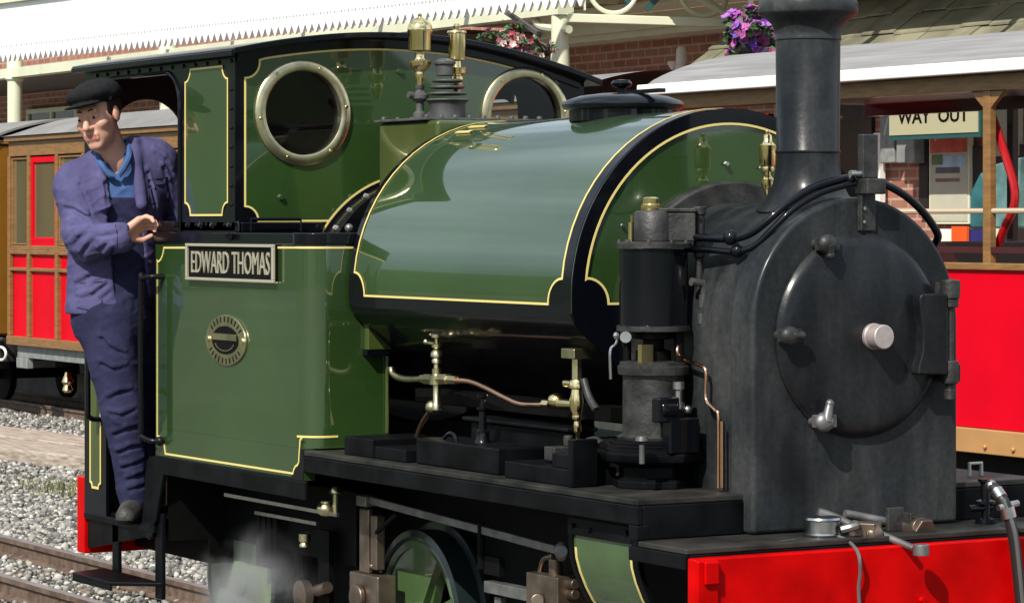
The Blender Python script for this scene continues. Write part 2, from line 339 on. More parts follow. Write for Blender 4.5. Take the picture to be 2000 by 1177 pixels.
M['slate'] = mat('mossy_slate', (.13, .125, .08), .8, col2=(.25, .23, .15), vscale=3.5, bump=.4, bscale=9, detail=8)
M['moss'] = mat('moss', (.13, .13, .04), .95, bump=.4, bscale=40)
b = MB(); b.box(-600, 600, -600, 600, -.6, -.12); o = b.build('ground', M['grassy']); setp(o, kind='structure')
# ballast bed: gently uneven sheet
n1, n2 = 120, 60; vs = []; fc = []
for i in range(n1+1):
    for j in range(n2+1): vs.append((-45+55*i/n1, -4+9.9*j/n2, -.085+.02*math.sin(i*1.7+j*.9)*math.sin(j*1.3)+random.uniform(-.012, .012)))
for i in range(n1):
    for j in range(n2): fc.append((i*(n2+1)+j, (i+1)*(n2+1)+j, (i+1)*(n2+1)+j+1, i*(n2+1)+j+1))
b = MB(); b.add(vs, fc); o = b.build('ballast_bed', M['ballast']); setp(o, kind='structure')
def scatter(name, m, label, regions):
    base = []; ph = (1+5**.5)/2
    for p in ((-1, ph, 0), (1, ph, 0), (-1, -ph, 0), (1, -ph, 0), (0, -1, ph), (0, 1, ph), (0, -1, -ph), (0, 1, -ph), (ph, 0, -1), (ph, 0, 1), (-ph, 0, -1), (-ph, 0, 1)): base.append(p)
    base = np.array(base)/1.9; F = np.array([(0, 11, 5), (0, 5, 1), (0, 1, 7), (0, 7, 10), (0, 10, 11), (1, 5, 9), (5, 11, 4), (11, 10, 2), (10, 7, 6), (7, 1, 8), (3, 9, 4), (3, 4, 2), (3, 2, 6), (3, 6, 8), (3, 8, 9), (4, 9, 5), (2, 4, 11), (6, 2, 10), (8, 6, 7), (9, 8, 1)])
    P = []; Z = []
    for x0, x1, y0, y1, n, s0, s1, z in regions:
        P.append(np.c_[rng.uniform(x0, x1, n), rng.uniform(y0, y1, n), rng.uniform(z-.025, z+.015, n)]); Z.append(rng.uniform(s0, s1, n))
    P = np.concatenate(P); Z = np.concatenate(Z); N = len(P)
    V = base[None]*rng.uniform(.75, 1.25, (N, 12, 3))*rng.uniform(.6, 1.25, (N, 1, 3)); a = rng.uniform(0, 6.28, N); c, s = np.cos(a), np.sin(a)
    V = np.stack([V[..., 0]*c[:, None]-V[..., 1]*s[:, None], V[..., 0]*s[:, None]+V[..., 1]*c[:, None], V[..., 2]*.8], -1)*Z[:, None, None]+P[:, None]
    FF = (F[None]+12*np.arange(N)[:, None, None]).reshape(-1, 3)
    me = bpy.data.meshes.new(name); me.vertices.add(N*12); me.vertices.foreach_set('co', V.reshape(-1)); me.loops.add(len(FF)*3); me.loops.foreach_set('vertex_index', FF.reshape(-1)); me.polygons.add(len(FF)); me.polygons.foreach_set('loop_start', np.arange(len(FF))*3); me.update(); me.validate(); me.materials.append(m)
    o = bpy.data.objects.new(name, me); COL.objects.link(o); return setp(o, label, 'ballast', kind='stuff')
scatter('ballast_stones', M['stone'], 'loose grey ballast stones between the railway tracks', [(-9, -2.5, -1.6, 1.2, 22000, .008, .020, -.07), (-17, -7, -.9, 2.4, 34000, .009, .024, -.07), (-22, -10, 2.3, 4.5, 24000, .010, .026, -.07), (-12, -4, .3, 2.4, 14000, .008, .022, -.07), (-17, -4, -1.2, 4.4, 2500, .022, .034, -.07)])
# tracks
def track(name, label, yc, g, x0, x1, zt, sl=True):
    t = thing(name, label, 'railway track', (x0, yc, 0), 'railway tracks beside the platform')
    for sgn in (-1, 1):
        y = yc+sgn*g/2; b = MB(); b.prism([(-.045, zt-.095), (.045, zt-.095), (.045, zt-.085), (.01, zt-.075), (.01, zt-.03), (.024, zt-.022), (.024, zt-.003), (-.024, zt-.003), (-.024, zt-.022), (-.01, zt-.03), (-.01, zt-.075), (-.045, zt-.085)], lambda p, q, u: (u, y+p, q), x0, x1); r = b.build('rail', M['rail'], t, smooth=0)
        b = MB(); b.box(x0, x1, y-.022, y+.022, zt-.0025, zt); b.build('rail_head', M['railtop'], r)
    x = x0+.3; k = 0
    while x < x1 and k < 60:
        b = MB(); dy = random.uniform(-.03, .03); b.obox((x, yc+dy, zt-.16), (1, random.uniform(-.03, .03), 0), (0, 1, 0), (0, 0, 1), .11, .62, .062); b.build('sleeper', M['sleeper'], t, bevel=.012); x += .72+random.uniform(-.05, .05); k += 1
    return t
track('railway_track', 'rusty track with dark sleepers under the green engine', .03, .60, -22, 6, .03)
track('railway_track', 'track against the platform under the red carriages', 4.97, .60, -30, 4, 0)
# pale timber baulk lying in the ballast between the tracks
p = [atZ(x, y, -.02) for x, y in ((-60, 882), (175, 907), (175, 868), (-60, 838))]
t = thing('timber_baulk', 'two pale weathered timber baulks lying side by side in the ballast', 'timber', tuple((p[0]+p[1]+p[2]+p[3])/4))
for k in (0, 1):
    a0, a1 = k*.5+.01, k*.5+.49; q = [p[0]+(p[3]-p[0])*a0, p[1]+(p[2]-p[1])*a0, p[1]+(p[2]-p[1])*a1, p[0]+(p[3]-p[0])*a1]; b = MB(); b.add([(v.x, v.y, -.08) for v in q]+[(v.x, v.y, .03+.012*k) for v in q], [(0, 1, 2, 3), (4, 5, 6, 7), (0, 1, 5, 4), (1, 2, 6, 5), (2, 3, 7, 6), (3, 0, 4, 7)]); b.build('plank', M['timber'], t, bevel=.015)
b = MB(); b.box(-45, 8, 5.85, 16, -.12, .30); o = b.build('platform', M['conc'], bevel=.02); setp(o, kind='structure')
# unseen green ridge, added and carried round ahead so the paintwork reflects dark green
N = 90; vs = []; fc = []
for i in range(N+1):
    a = RAD(195+245*i/N); hgt = 9+4*math.sin(i*.31)+2.5*math.sin(i*.83+1)+1.2*math.sin(i*1.9)
    for r_, z in ((70, -.1), (85, hgt*.5), (105, hgt), (140, hgt*.9), (200, -.1)): vs.append((r_*math.cos(a), r_*math.sin(a), z))
for i in range(N):
    for j in range(4): fc.append((i*5+j, i*5+j+1, (i+1)*5+j+1, (i+1)*5+j))
b = MB(); b.add(vs, fc); o = b.build('hill', M['hillg']); setp(o, kind='structure')

g0 = atZ(122, 958, -.06); b = MB()
for k in range(260):                              # a thin tuft of weeds in the ballast
    p_ = g0+Vector((random.gauss(0, .28), random.gauss(0, .16), 0)); h_ = random.uniform(.03, .09); a_ = random.uniform(0, 6.28); d_ = Vector((math.cos(a_), math.sin(a_), 0)); q_ = Vector((-d_.y, d_.x, 0))*.004
    b.add([p_-q_, p_+q_, p_+d_*h_*.5+Vector((0, 0, h_))], [(0, 1, 2)])
o = b._build('weeds', mat('dry_weed', (.10, .13, .03), .8, col2=(.22, .20, .07), vscale=8), smooth=0, fix=False); setp(o, 'thin patch of yellow green weeds growing in the ballast', 'weeds', kind='stuff')
# =================================================================== CARRIAGES on the platform track
CN, CF = 4.20, 5.72                               # near and far side planes
def cX(px): return atY(px, 500, CN).x
def roofmesh(x0, x1, ze, rise, end=.0, over=.06, th=.02):
    b = MB(); n = 22; ys = [CN-over+(CF-CN+2*over)*i/n for i in range(n+1)]; zz = [ze+rise*math.sin(math.pi*i/n)**.75 for i in range(n+1)]
    poly = list(zip(ys, zz))+[(y, z-th) for y, z in zip(ys[::-1], zz[::-1])]
    if not end: return b.prism(poly, lambda y, z, t: (t, y, z), x0, x1)
    m = 8; vs = []; fc = []                       # roof whose end bows down to the end wall
    for j in range(m+1):
        f = j/m; x = x0+end*f; k = math.sin(f*math.pi/2)**.8 
        vs += [(x, y, ze+(z-ze)*k) for y, z in zip(ys, zz)]
    vs += [(x1, y, z) for y, z in zip(ys, zz)]; w = n+1
    for j in range(m+1):
        for i in range(n): fc.append((j*w+i, j*w+i+1, (j+1)*w+i+1, (j+1)*w+i))
    return b.add(vs, fc)
def wheelset(t, x):
    for y in (4.97-.30, 4.97+.30):
        b = MB(); b.lathe((x, y+.03, .23), (0, -1, 0), [(.03, -.05), (.21, -.03), (.23, -.03), (.23, .03), (.20, .035), (.05, .04)], 32); b.build('wheel', M['under'], t)
    b = MB(); b.cyl((x, 4.5, .23), (x, 5.4, .23), .045); b.box(x-.09, x+.09, 4.42, 4.5, .16, .34); b.build('axle', M['under'], t)
# --- closed red carriage seen behind the driver
xa, xb = cX(17), -8.55
car = thing('railway_carriage', 'closed red and brown panelled carriage with grey roof behind the driver', 'carriage', ((xa+xb)/2, 4.96, 0))
b = MB(); b.box(xa, xb, CN+.03, CN+.06, .60, 1.385); b.box(xa, xb, CF-.04, CF, .6, 2.27); b.box(xa, xa+.04, CN+.03, CF, .6, 2.27); b.box(xb-.04, xb, CN+.03, CF, .6, 2.27); b.box(xa, xb, CN, CF, .57, .6); b.build('body', M['cred'], car)
b = MB(); b.box(xa, xb, CN+.5, CN+.54, .62, 2.2); b.box(xa, xb, CN+.1, CF-.1, .605, .64); b.build('seating', M['cbrown2'], car)
mod = cX(165)-cX(20)
def zc(px, py): return atY(px, py, CN).z
Z0, Z1, Z2, Z3, Z4, Z5, Z6 = zc(20, 672), zc(20, 655), zc(22, 525), zc(22, 492), zc(30, 478), zc(30, 308), zc(20, 282)
b = MB(); b.box(xa-.01, xb+.01, CN-.02, CN+.06, Z0, Z1)          # bottom rail
for z, h in ((Z2, .03), (Z3, .035)): b.box(xa, xb, CN, CN+.032, z-h/2, z+h/2)
b.box(xa, xb, CN-.003, CN+.05, Z5+.01, Z6+.02); b.box(xa-.02, xb+.02, CN-.04, CN+.06, Z6+.02, zc(20, 268)); b.box(xa, xb, CN+.003, CN+.045, Z3+.017, Z4-.005)
xs = []; x = xa; k = 0
offs = [(cX(v)-cX(20)) for v in (20, 58, 113)]
while x < xb-.3:
    for o_ in offs: xs.append(x+o_)
    x += mod
xs = [v for v in xs if v < xb-.1]+[xb-.03]
for v in xs: b.box(v-.025, v+.03, CN-.006, CN+.05, Z1, Z5+.01)
b.build('moulding', M['cbrown'], car, bevel=.006)
for i, v in enumerate(xs[:-1]):
    w = xs[i+1]; door = (i % 3 == 1)
    b = MB(); x0_, x1_ = v+.03, w-.025; fr = .05 if door else .018; zb = Z4+.03 if door else Z4
    for q_ in ((x0_, x0_+fr, zb, Z5), (x1_-fr, x1_, zb, Z5), (x0_+fr, x1_-fr, Z5-fr, Z5), (x0_+fr, x1_-fr, zb, zb+fr*.7)): b.box(q_[0], q_[1], CN+.012, CN+.045, q_[2], q_[3])
    wn = b.build('window', M['cred'] if door else M['cbrown'], car, bevel=.004)
    b = MB(); b.box(x0_+fr, x1_-fr, CN+.028, CN+.034, zb+fr*.7, Z5-fr); b.build('pane', M['coachglass'], wn)
    if door:
        b = MB(); b.box(x0_, x1_, CN+.013, CN+.04, Z3+.02, zb-.001); b.box(x0_+.3*(x1_-x0_), x0_+.7*(x1_-x0_), CN+.006, CN+.013, Z4-.045, Z4-.005); b.build('door_waist', M['cred'], car, bevel=.004)
b = roofmesh(xa-.06, xb+.06, Z6+.065, .19, end=.5); b.build('roof', M['groof'], car, smooth=50)
b = MB(); b.prism([(CN+.04, .57), (CN+.04, .45), (CN+.08, .45), (CN+.08, .57)], lambda y, z, t: (t, y, z), xa+.1, xb); b.box(xa+.1, xa+.35, CN+.03, CN+.09, .36, .45); b.box(xa+.1, xb, CF-.1, CF-.05, .45, .57); b.build('underframe', M['grey'], car, bevel=.006)
for v in (xa+1.1, xa+2.3, xb-2.3, xb-1.1): wheelset(car, v)
b = MB(); c = atY(132, 745, 4.4); b.lathe(c-Vector((0, 0, .09)), (0, 0, 1), [(.03, 0), (.045, .02), (.03, .06), (.05, .09), (.03, .14), (.02, .17)], 14); b.build('brass_fitting', M['brass'], car)
# --- plain brown coach beyond its end
x1 = xa-.22
oc_ = thing('railway_carriage', 'plain ochre brown coach at the left edge coupled to the red carriage', 'carriage', (x1-4, 4.96, 0))
b = MB(); b.box(x1-8, x1, CN-.05, CF, .62, 2.27); b.build('body', M['cbrown2'], oc_, bevel=.03); b = MB(); b.box(x1-8, x1+.02, CN-.09, CF+.03, 2.27, 2.31); b.build('cornice', M['cbrown'], oc_, bevel=.01)
b = roofmesh(x1-8, x1+.05, 2.315, .2, over=.1); b.build('roof', M['groof'], oc_, smooth=50)
b = MB(); b.box(x1-8, x1+.05, CN-.02, CF, .40, .60); b.box(x1-8, x1+.18, CN-.055, CN-.021, .585, .615); uf = b.build('underframe', M['iron'], oc_, bevel=.01)
b = MB(); c = atY(2, 690, CN-.03); b.tube([c+Vector((.12*math.cos(a), 0, .055*math.sin(a))) for a in np.linspace(0, 6.28, 20)[:-1]], .012, 8, closed=True); b.build('oval_emblem', M['gutter'], uf)
wheelset(oc_, x1-1.2)
# --- open-sided carriage at the right
xe = atY(1262, 185, CN-.06).x; xf = -.6
opc = thing('railway_carriage', 'open sided red carriage with white roof beyond the chimney', 'carriage', ((xe+xf)/2, 4.96, 0))
zr = zc(1600, 515)
zb0 = zc(1875, 831)
b = MB(); b.box(xe, xf, CN, CN+.035, zb0, zc(1855, 525)); b.build('side_panel', M['cred'], opc)
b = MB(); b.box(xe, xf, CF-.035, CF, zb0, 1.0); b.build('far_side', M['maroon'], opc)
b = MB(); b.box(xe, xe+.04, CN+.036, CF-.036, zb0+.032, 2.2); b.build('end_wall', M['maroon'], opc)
b = MB(); b.box(xe, xf, CN+.04, CF-.04, zb0, zb0+.03); b.build('floor', M['darkwood'], opc)
b = MB(); b.box(xe-.01, xf, CN-.02, CN+.06, zc(1855, 526), zc(1855, 512)); b.box(xe, xf, CF-.03, CF+.02, 1.0, 1.04); b.build('waist_rail', M['cbrown'], opc, bevel=.006)
b = MB(); b.box(xe, xf, CN-.03, CN+.05, zc(1875, 880), zc(1875, 832.5)); b.bolts([(cX(v), CN-.03, zc(1900, 868)) for v in (1935, 1990)], .015, (0, -1, 0)); b.build('sole_bar', mat('solebar_tan', (.42, .22, .08), .5, var=.1), opc, bevel=.006)
b = MB(); b.box(xe+.2, xf, CN+.1, CF-.1, .35, zb0-.06); b.build('underframe', M['under'], opc)
ze = zc(1520, 170)
b = roofmesh(xe-.03, xf, ze+.035, .22, over=.07); rf = b.build('roof', M['croof'], opc, smooth=50)
b = MB(); b.box(xe-.04, xf, CN-.10, CN-.065, ze-.005, ze+.056); b.build('roof_edge', M['gutter'], rf, bevel=.008)
b = MB(); b.box(xe, xf, CN-.01, CN+.04, ze-.085, ze-.006); b.build('cant_rail', M['cbrown'], opc, bevel=.004)
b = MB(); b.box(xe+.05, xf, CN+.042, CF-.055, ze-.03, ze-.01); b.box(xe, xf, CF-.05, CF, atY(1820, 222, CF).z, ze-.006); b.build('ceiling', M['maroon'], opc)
pitch = 1.62; xp = cX(1926); posts = [xp+pitch*k for k in range(-2, 3) if xp+pitch*k < xf]
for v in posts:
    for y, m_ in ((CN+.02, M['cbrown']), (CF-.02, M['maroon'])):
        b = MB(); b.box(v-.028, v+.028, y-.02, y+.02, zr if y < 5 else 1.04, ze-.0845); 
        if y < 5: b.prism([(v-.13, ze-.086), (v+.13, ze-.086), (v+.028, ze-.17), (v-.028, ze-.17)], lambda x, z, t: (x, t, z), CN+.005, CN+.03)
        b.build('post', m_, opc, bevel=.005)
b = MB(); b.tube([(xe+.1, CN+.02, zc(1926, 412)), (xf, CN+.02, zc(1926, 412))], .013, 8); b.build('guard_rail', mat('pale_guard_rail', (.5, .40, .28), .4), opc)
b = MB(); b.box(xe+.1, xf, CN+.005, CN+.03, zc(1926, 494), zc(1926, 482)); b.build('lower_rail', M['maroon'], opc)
for v in posts[:4]:                               # cross benches: seat, back with curved red end pillars
    sx = v+.46
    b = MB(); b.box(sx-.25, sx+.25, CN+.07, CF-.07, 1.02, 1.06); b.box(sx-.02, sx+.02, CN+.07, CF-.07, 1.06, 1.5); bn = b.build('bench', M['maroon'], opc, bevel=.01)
    b = MB(); pp = [atY(x_, y_, CN+.09) for x_, y_ in ((1936, 222), (1950, 262), (1967, 315), (1981, 365), (1980, 405), (1962, 445), (1944, 492))]; b.tube([(p_.x-xp+v, CN+.09, p_.z) for p_ in pp], .021, 8, 5); b.build('bench_end', M['cdred'], bn)
wheelset(opc, -6.4); wheelset(opc, -2.4)

# =================================================================== STATION
WALL = 10.0
# canopy fascia: fitted through two measured points on its toothed lower edge
A2 = atY(820, 38, 5.9); tt = (A2.z-CAMZ)*FPX/(HYP-118); A1 = atD(0, 118, tt); cd = Vector((A2.x-A1.x, A2.y-A1.y, 0)); cl = cd.length; cd.normalize(); cnv = Vector((-cd.y, cd.x, 0)); zb = A2.z
can = thing('station_canopy', 'long white platform canopy fascia with a saw-tooth lower edge', 'canopy', tuple(A1))
s0, s1 = -3.0, cl+2.12
poly = [(s0, zb+.53)]; s = s0; pt = .104
while s < s1-pt: poly += [(s, zb+.055), (s+pt*.2, zb+.02), (s+pt*.38, zb-.012), (s+pt*.5, zb-.02), (s+pt*.62, zb-.012), (s+pt*.8, zb+.02)]; s += pt
poly += [(s, zb+.055), (s1, zb+.055), (s1, zb+.53)]
fn = lambda p, q, t: tuple(A1+cd*p+cnv*t+Vector((0, 0, q-A1.z)))
b = sheet(poly, [], fn, 0, .022); s = s0; b.cur = 1
while s < s1-pt: b.cyl(fn(s+pt*.25, zb+.125, -.001), fn(s+pt*.25, zb+.125, .004), .012, n=8); b.cyl(fn(s+pt*.75, zb+.125, -.001), fn(s+pt*.75, zb+.125, .004), .010, n=8); s += pt
b._build('fascia', [M['white'], mat('shadowed_hole_grey', (.30, .30, .29), .8)], can, smooth=0)
b = MB(); b.prism([(-.05, .535), (-.05, .60), (-.02, .63), (.09, .63), (.09, .535)], lambda y, z, t: fn(t, zb+z, y), s0, s1); b.build('gutter', M['cream'], can, smooth=0)
b = MB(); b.prism([(.09, .60), (2.0, 1.3), (2.0, 1.33), (.09, .63)], lambda y, z, t: fn(t, zb+z, y), s0, s0+.1)
for k in range(12): b.prism([(.09, .60), (2.0, 1.3), (2.0, 1.36), (.09, .66)], lambda y, z, t: fn(t, zb+z, y), s0+k*1.6, s0+k*1.6+.06)
b.build('roof_bar', M['cream'], can)
# station building: brick wall, window, cream beam and added shading ceiling
bld = thing('station_building', 'red brick station building behind the canopy columns', 'building', (-14, WALL, 0))
b = MB(); b.box(-46, -2, WALL, WALL+.3, .3, 6.2); b.build('brick_wall', M['brick'], bld)
YB = 7.95; zbm = atY(0, 147, YB).z; xc1 = atY(1093, 100, YB).x
b = MB(); b.box(-44, xc1+.1, YB-.08, YB+.08, zbm-.055, zbm+.055)
for k in range(24): b.box(-44+k*1.35, -44+k*1.35+.03, YB-.086, YB-.0805, zbm-.05, zbm+.05)
b.build('cream_beam', M['cream'], bld, bevel=.01)
b = MB(); b.box(-44, atY(760, 100, YB).x, YB+.09, WALL-.01, zbm-.02, zbm+.02); b.build('ceiling', M['darkwood'], bld)  # slab added to keep the wall beneath it in shade
x0, x1 = atY(52, 215, WALL-.05).x, atY(150, 215, WALL-.05).x
b = MB(); z0, z1 = atY(60, 262, WALL-.05).z, atY(60, 214, WALL-.05).z
for bx in ((x0, x1, z1-.06, z1), (x0, x1, z0-.9, z0-.84), (x0, x0+.06, z0-.84, z1-.06), (x1-.06, x1, z0-.84, z1-.06), ((x0+x1)/2-.03, (x0+x1)/2+.03, z0-.84, z1-.06)): b.box(bx[0], bx[1], WALL-.06, WALL-.003, bx[2], bx[3])
wnd = b.build('window', M['cream'], bld); b = MB(); b.box(x0+.06, x1-.06, WALL-.03, WALL-.02, z0-.84, z1-.06); b.build('pane', M['winglass'], wnd)
# cream eave boarding over the brick at the right
za = atY(1115, 86, WALL-.3).z
b = MB(); xs0 = atY(1060, 90, WALL).x; b.box(xs0, -2, WALL-.34, WALL-.003, za, za+.10); b.box(xs0, -2, WALL-.42, WALL-.345, za+.06, za+.20); b.box(xs0, -2, WALL-.9, WALL-.425, za+.20, za+.24); b.build('eave_board', M['cream'], bld, bevel=.008)
b = MB()
for k in range(14): b.box(xs0+k*.55, xs0+k*.55+.08, WALL-1.5, WALL-.43, za+.245, za+.36)
b.box(xs0, -2, WALL-1.6, WALL-.35, za+.365, za+.40); b.build('rafter', M['cream'], bld)
# columns
def column(px, w, label, ztop):
    c = atY(px, 300, YB); r = w/2/FPX*((c-Vector((CAMX, CAMY, CAMZ))).length); t = thing('canopy_column', label, 'column', (c.x, YB, .3), 'cream columns along the platform')
    b = MB(); b.lathe((c.x, YB, .30), (0, 0, 1), [(r*1.5, 0), (r*1.5, .25), (r*1.2, .3), (r, .4), (r, ztop-1.0), (r*.92, ztop-.86), (r*.92, ztop-.3)], 28); b.build('shaft', M['cream'], t)
    b = MB(); b.lathe((c.x, YB, ztop), (0, 0, 1), [(r*.92, 0), (r*1.2, .03), (r*1.2, .06), (r, .1), (r, .4)], 28); b.build('capital', M['cream'], t); return c, r
c1, r1 = column(29, 31, 'cream cast iron column at the left edge behind the coach roof', zbm-.10)
column(328, 36, 'cream column glimpsed through the rear window of the cab', zbm-.10)
c3, r3 = column(1094, 38, 'thick cream column beside the pink flower basket', zbm+.25)
# cross girder from the thick column, with rings and brace
g = thing('spandrel_girder', 'cream iron girder with ring ornament joined to the thick column', 'girder', tuple(atY(1112, 40, YB)))
a, e = atY(1108, 36, YB), atY(1450, 40, 9.3); e.z = a.z-.035
b = MB(); b.beam(a, e, .10, .075); b.beam(a+Vector((0, 0, .55)), e+Vector((0, 0, .55)), .10, .075); b.build('chord', M['cream'], g, bevel=.01)
b = MB(); d = (e-a); 
for f in (.26, .78):
    c = a+d*f+Vector((0, 0, .255)); dn = d.normalized(); b.tube([c+dn*.20*math.cos(u)+Vector((0, 0, .20*math.sin(u))) for u in np.linspace(0, 6.283, 32)[:-1]], .02, 8, closed=True)
b.tube([a+d*.52+Vector((0, 0, .5)), a+d*.68+Vector((0, 0, .28)), a+d*.95+Vector((0, 0, .04))], .035, 8, 5); b.build('ring_ornament', M['cream'], g)
b = MB()
for f, k in ((.26, 1), (.52, -1)):
    c = a+d*f+Vector((0, 0, .25)); b.beam(c+Vector((0, .03, .16*k))-d.normalized()*.13, c+Vector((0, .03, -.12*k))+d.normalized()*.13, .03, .05)
b.build('leaf_ornament', M['teal'], g)
b = MB(); b.tube([atY(1112, 58, YB), atY(1060, 52, YB), atY(1045, 38, YB), atY(1050, 30, YB)], .035, 8, 4); b.build('bracket', M['cream'], g)
# slate-roofed office at the right
YE = 8.7; ec = atY(1345, 136, YE); zE = ec.z
ofc = thing('ticket_office', 'low ticket office with a mossy slate roof behind the open carriage', 'building', (ec.x+3, YE+.5, .3))
b = MB(); rise = .62
nx, ny = 26, 9; Lr = 9.5; vs = []
def rp(u, v, h=0): return Vector((ec.x+u, YE+v*.85, zE+v*rise+h))
for j in range(ny):                               # overlapping slate courses, each slate slightly lifted and uneven
    v0 = j*.27; x = -random.uniform(0, .2)
    while x < Lr:
        w = random.uniform(.28, .5); x0_, x1_ = max(0, x), min(Lr, x+w-.01)
        if x1_ > x0_:
            h = .018+random.uniform(-.006, .008); q_ = [rp(x0_, v0-.03+random.uniform(-.012, .012), h+.012), rp(x1_, v0-.03+random.uniform(-.012, .012), h+.012), rp(x1_, v0+.28, h-.012), rp(x0_, v0+.28, h-.012)]
            b.add(q_+[p_-Vector((0, 0, .014)) for p_ in q_], [(0, 1, 2, 3), (7, 6, 5, 4), (0, 4, 5, 1), (1, 5, 6, 2), (2, 6, 7, 3), (3, 7, 4, 0)])
        x += w
srf = b.build('slate_roof', M['slate'], ofc, smooth=0)
b = MB(); b.prism([(YE-.05, zE-.06), (YE-.08, zE-.02), (YE-.08, zE+.0), (YE-.01, zE+.0), (YE-.01, zE-.06)], lambda y, z, t: (t, y, z), ec.x, ec.x+Lr); b.prism([(0, -.02), (0, -.10), (2.4, -.10), (2.4, -.02)], lambda v, h, t: tuple(rp(t, v, h)), -.04, .04); b.build('gutter', M['maroon'], ofc)
YW = 9.35
b = MB(); b.box(ec.x+.3, ec.x+Lr, YW, YW+.2, .3, zE+.2); b.build('wall', M['brick'], ofc)
def wbox(px0, py0, px1, py1, Y, d): 
    p0, p1 = atY(px0, py0, Y), atY(px1, py1, Y); return (p0.x, p1.x, Y, Y+d, p1.z, p0.z)
b = MB(); b.box(*wbox(1640, 200, 1702, 520, YW-.04, .035)); b.box(*wbox(1795, 250, 1812, 420, YW-.05, .045)); b.box(*wbox(1900, 285, 2120, 520, YW-.045, .04)); b.build('dark_boarding', M['darkwood'], ofc)
b = MB(); b.box(*wbox(1706, 260, 1719, 395, YW-.1, .05)); b.build('white_downpipe', M['gutter'], ofc)
def single(name, b, m, label, cat, **k): o = b.build(name, m, **k); return setp(o, label, cat)
b = MB(); b.box(*wbox(1718, 216, 1746, 318, YW-.13, .12)); single('meter_box', b, M['grey'], 'grey metal box on the office wall, left of the pair below the sign', 'meter box', bevel=.01)
b = MB(); b.box(*wbox(1750, 266, 1785, 318, YW-.15, .14)); single('meter_box', b, M['grey'], 'smaller grey metal box directly under the way out sign', 'meter box', bevel=.01)
bx = wbox(1738, 203, 1911, 258, YW-.45, .04); sg = thing('hanging_sign', 'cream enamel sign reading way out under the office eave', 'sign', ((bx[0]+bx[1])/2, YW-.43, bx[4]))
b = MB(); b.box(bx[0]-.02, bx[1]+.02, bx[2]+.002, bx[3]+.01, bx[4]-.035, bx[5]+.0); b.build('sign_frame', M['teal'], sg); b = MB(); b.box(bx[0], bx[1], bx[2]-.006, bx[2]+.001, bx[4], bx[5]); b.build('sign_board', mat('cream_enamel', (.40, .38, .235), .45), sg)
hh = bx[5]-bx[4]; text('WAY  OUT', 'sign_lettering', M['ink'], sg, ((bx[0]+bx[1])/2, bx[2]-.0062, bx[5]-hh*.45), (bx[1]-bx[0])*.80, hh*.42, (1, 0, 0), (0, 0, 1), .003, .022)
bx = wbox(1818, 266, 1890, 432, YW-.07, .02); ps = thing('poster', 'tall cream poster with a red heading under the way out sign', 'poster', ((bx[0]+bx[1])/2, YW-.06, bx[4]))
b = MB(); b.box(bx[0]-.02, bx[1]+.02, bx[2], bx[3]+.02, bx[4]-.02, bx[5]+.02); b.build('poster_frame', M['cream'], ps)
b = MB(); b.box(bx[0], bx[1], bx[2]-.005, bx[2]-.0005, bx[4], bx[5]); b.build('poster_sheet', mat('poster_paper', (.50, .47, .34), .6, col2=(.42, .41, .33), vscale=4), ps)
pw, ph = bx[1]-bx[0], bx[5]-bx[4]
for nm, col, r in (('poster_heading', (.55, .10, .05), (0, .80, 1, 1)), ('poster_sky', (.35, .50, .60), (.2, .63, .95, .76)), ('poster_hill', (.10, .16, .06), (.05, .66, .35, .78)), ('poster_photo', (.10, .10, .10), (.15, .56, .8, .63)), ('poster_caption', (.20, .12, .11), (.15, .46, .8, .50))):
    b = MB(); b.box(bx[0]+pw*r[0], bx[0]+pw*r[2], bx[2]-.007-.001*len(nm)*.1, bx[2]-.0052, bx[4]+ph*r[1], bx[4]+ph*r[3]); b.build(nm, mat(nm, col, .6, var=.25, vscale=9), ps)
# leaflets and board shown through the open carriage
bx = wbox(1836, 447, 1862, 500, 7.3, .02); b = MB(); b.box(*bx); single('notice_board', b, M['gutter'], 'white panel seen low through the open carriage, left of the orange panel', 'panel')
b = MB(); b.box(*wbox(1858, 442, 1888, 500, 7.25, .02)); single('notice_board', b, mat('orange_panel', (.75, .10, .015), .5), 'bright orange panel seen low through the open carriage', 'panel')
b = MB(); b.box(*wbox(1888, 448, 1922, 500, 7.28, .02)); single('notice_board', b, mat('navy_panel', (.02, .025, .14), .5), 'navy blue panel right of the orange one behind the open carriage', 'panel')
b = MB(); b.box(*wbox(1924, 446, 1950, 500, 7.27, .02)); single('notice_board', b, M['cream'], 'cream panel right of the navy one behind the open carriage', 'panel')
b = MB(); x0, x1, y0, y1, z0, z1 = wbox(1893, 335, 1930, 446, 8.2, .25); b.prism([(x0, z0), (x1, z0), (x1, z1-.1), (x0+.12, z1), (x0, z1-.15)], lambda x, z, t: (x, t, z), y0, y1); single('canvas_cover', b, mat('teal_canvas', (.02, .11, .12), .7, var=.3, vscale=6), 'teal canvas cover standing left of the carriage post', 'cover', bevel=.02)
b = MB(); x0, x1, y0, y1, z0, z1 = wbox(1936, 308, 1985, 446, 8.25, .2); b.prism([(x0, z0), (x1, z0), (x1, z1-.3), (x0+.3, z1), (x0, z1-.05)], lambda x, z, t: (x, t, z), y0, y1); single('folded_parasol', b, mat('grey_green_canvas', (.10, .20, .19), .7, var=.5, vscale=5), 'grey green folded canvas right of the carriage post', 'parasol', bevel=.02)
b = MB(); b.box(*wbox(1936, 212, 1988, 304, YW-.06, .05)); single('notice_board', b, mat('pale_board', (.45, .42, .32), .6, var=.15), 'pale notice board on the office wall right of the carriage post', 'notice board')
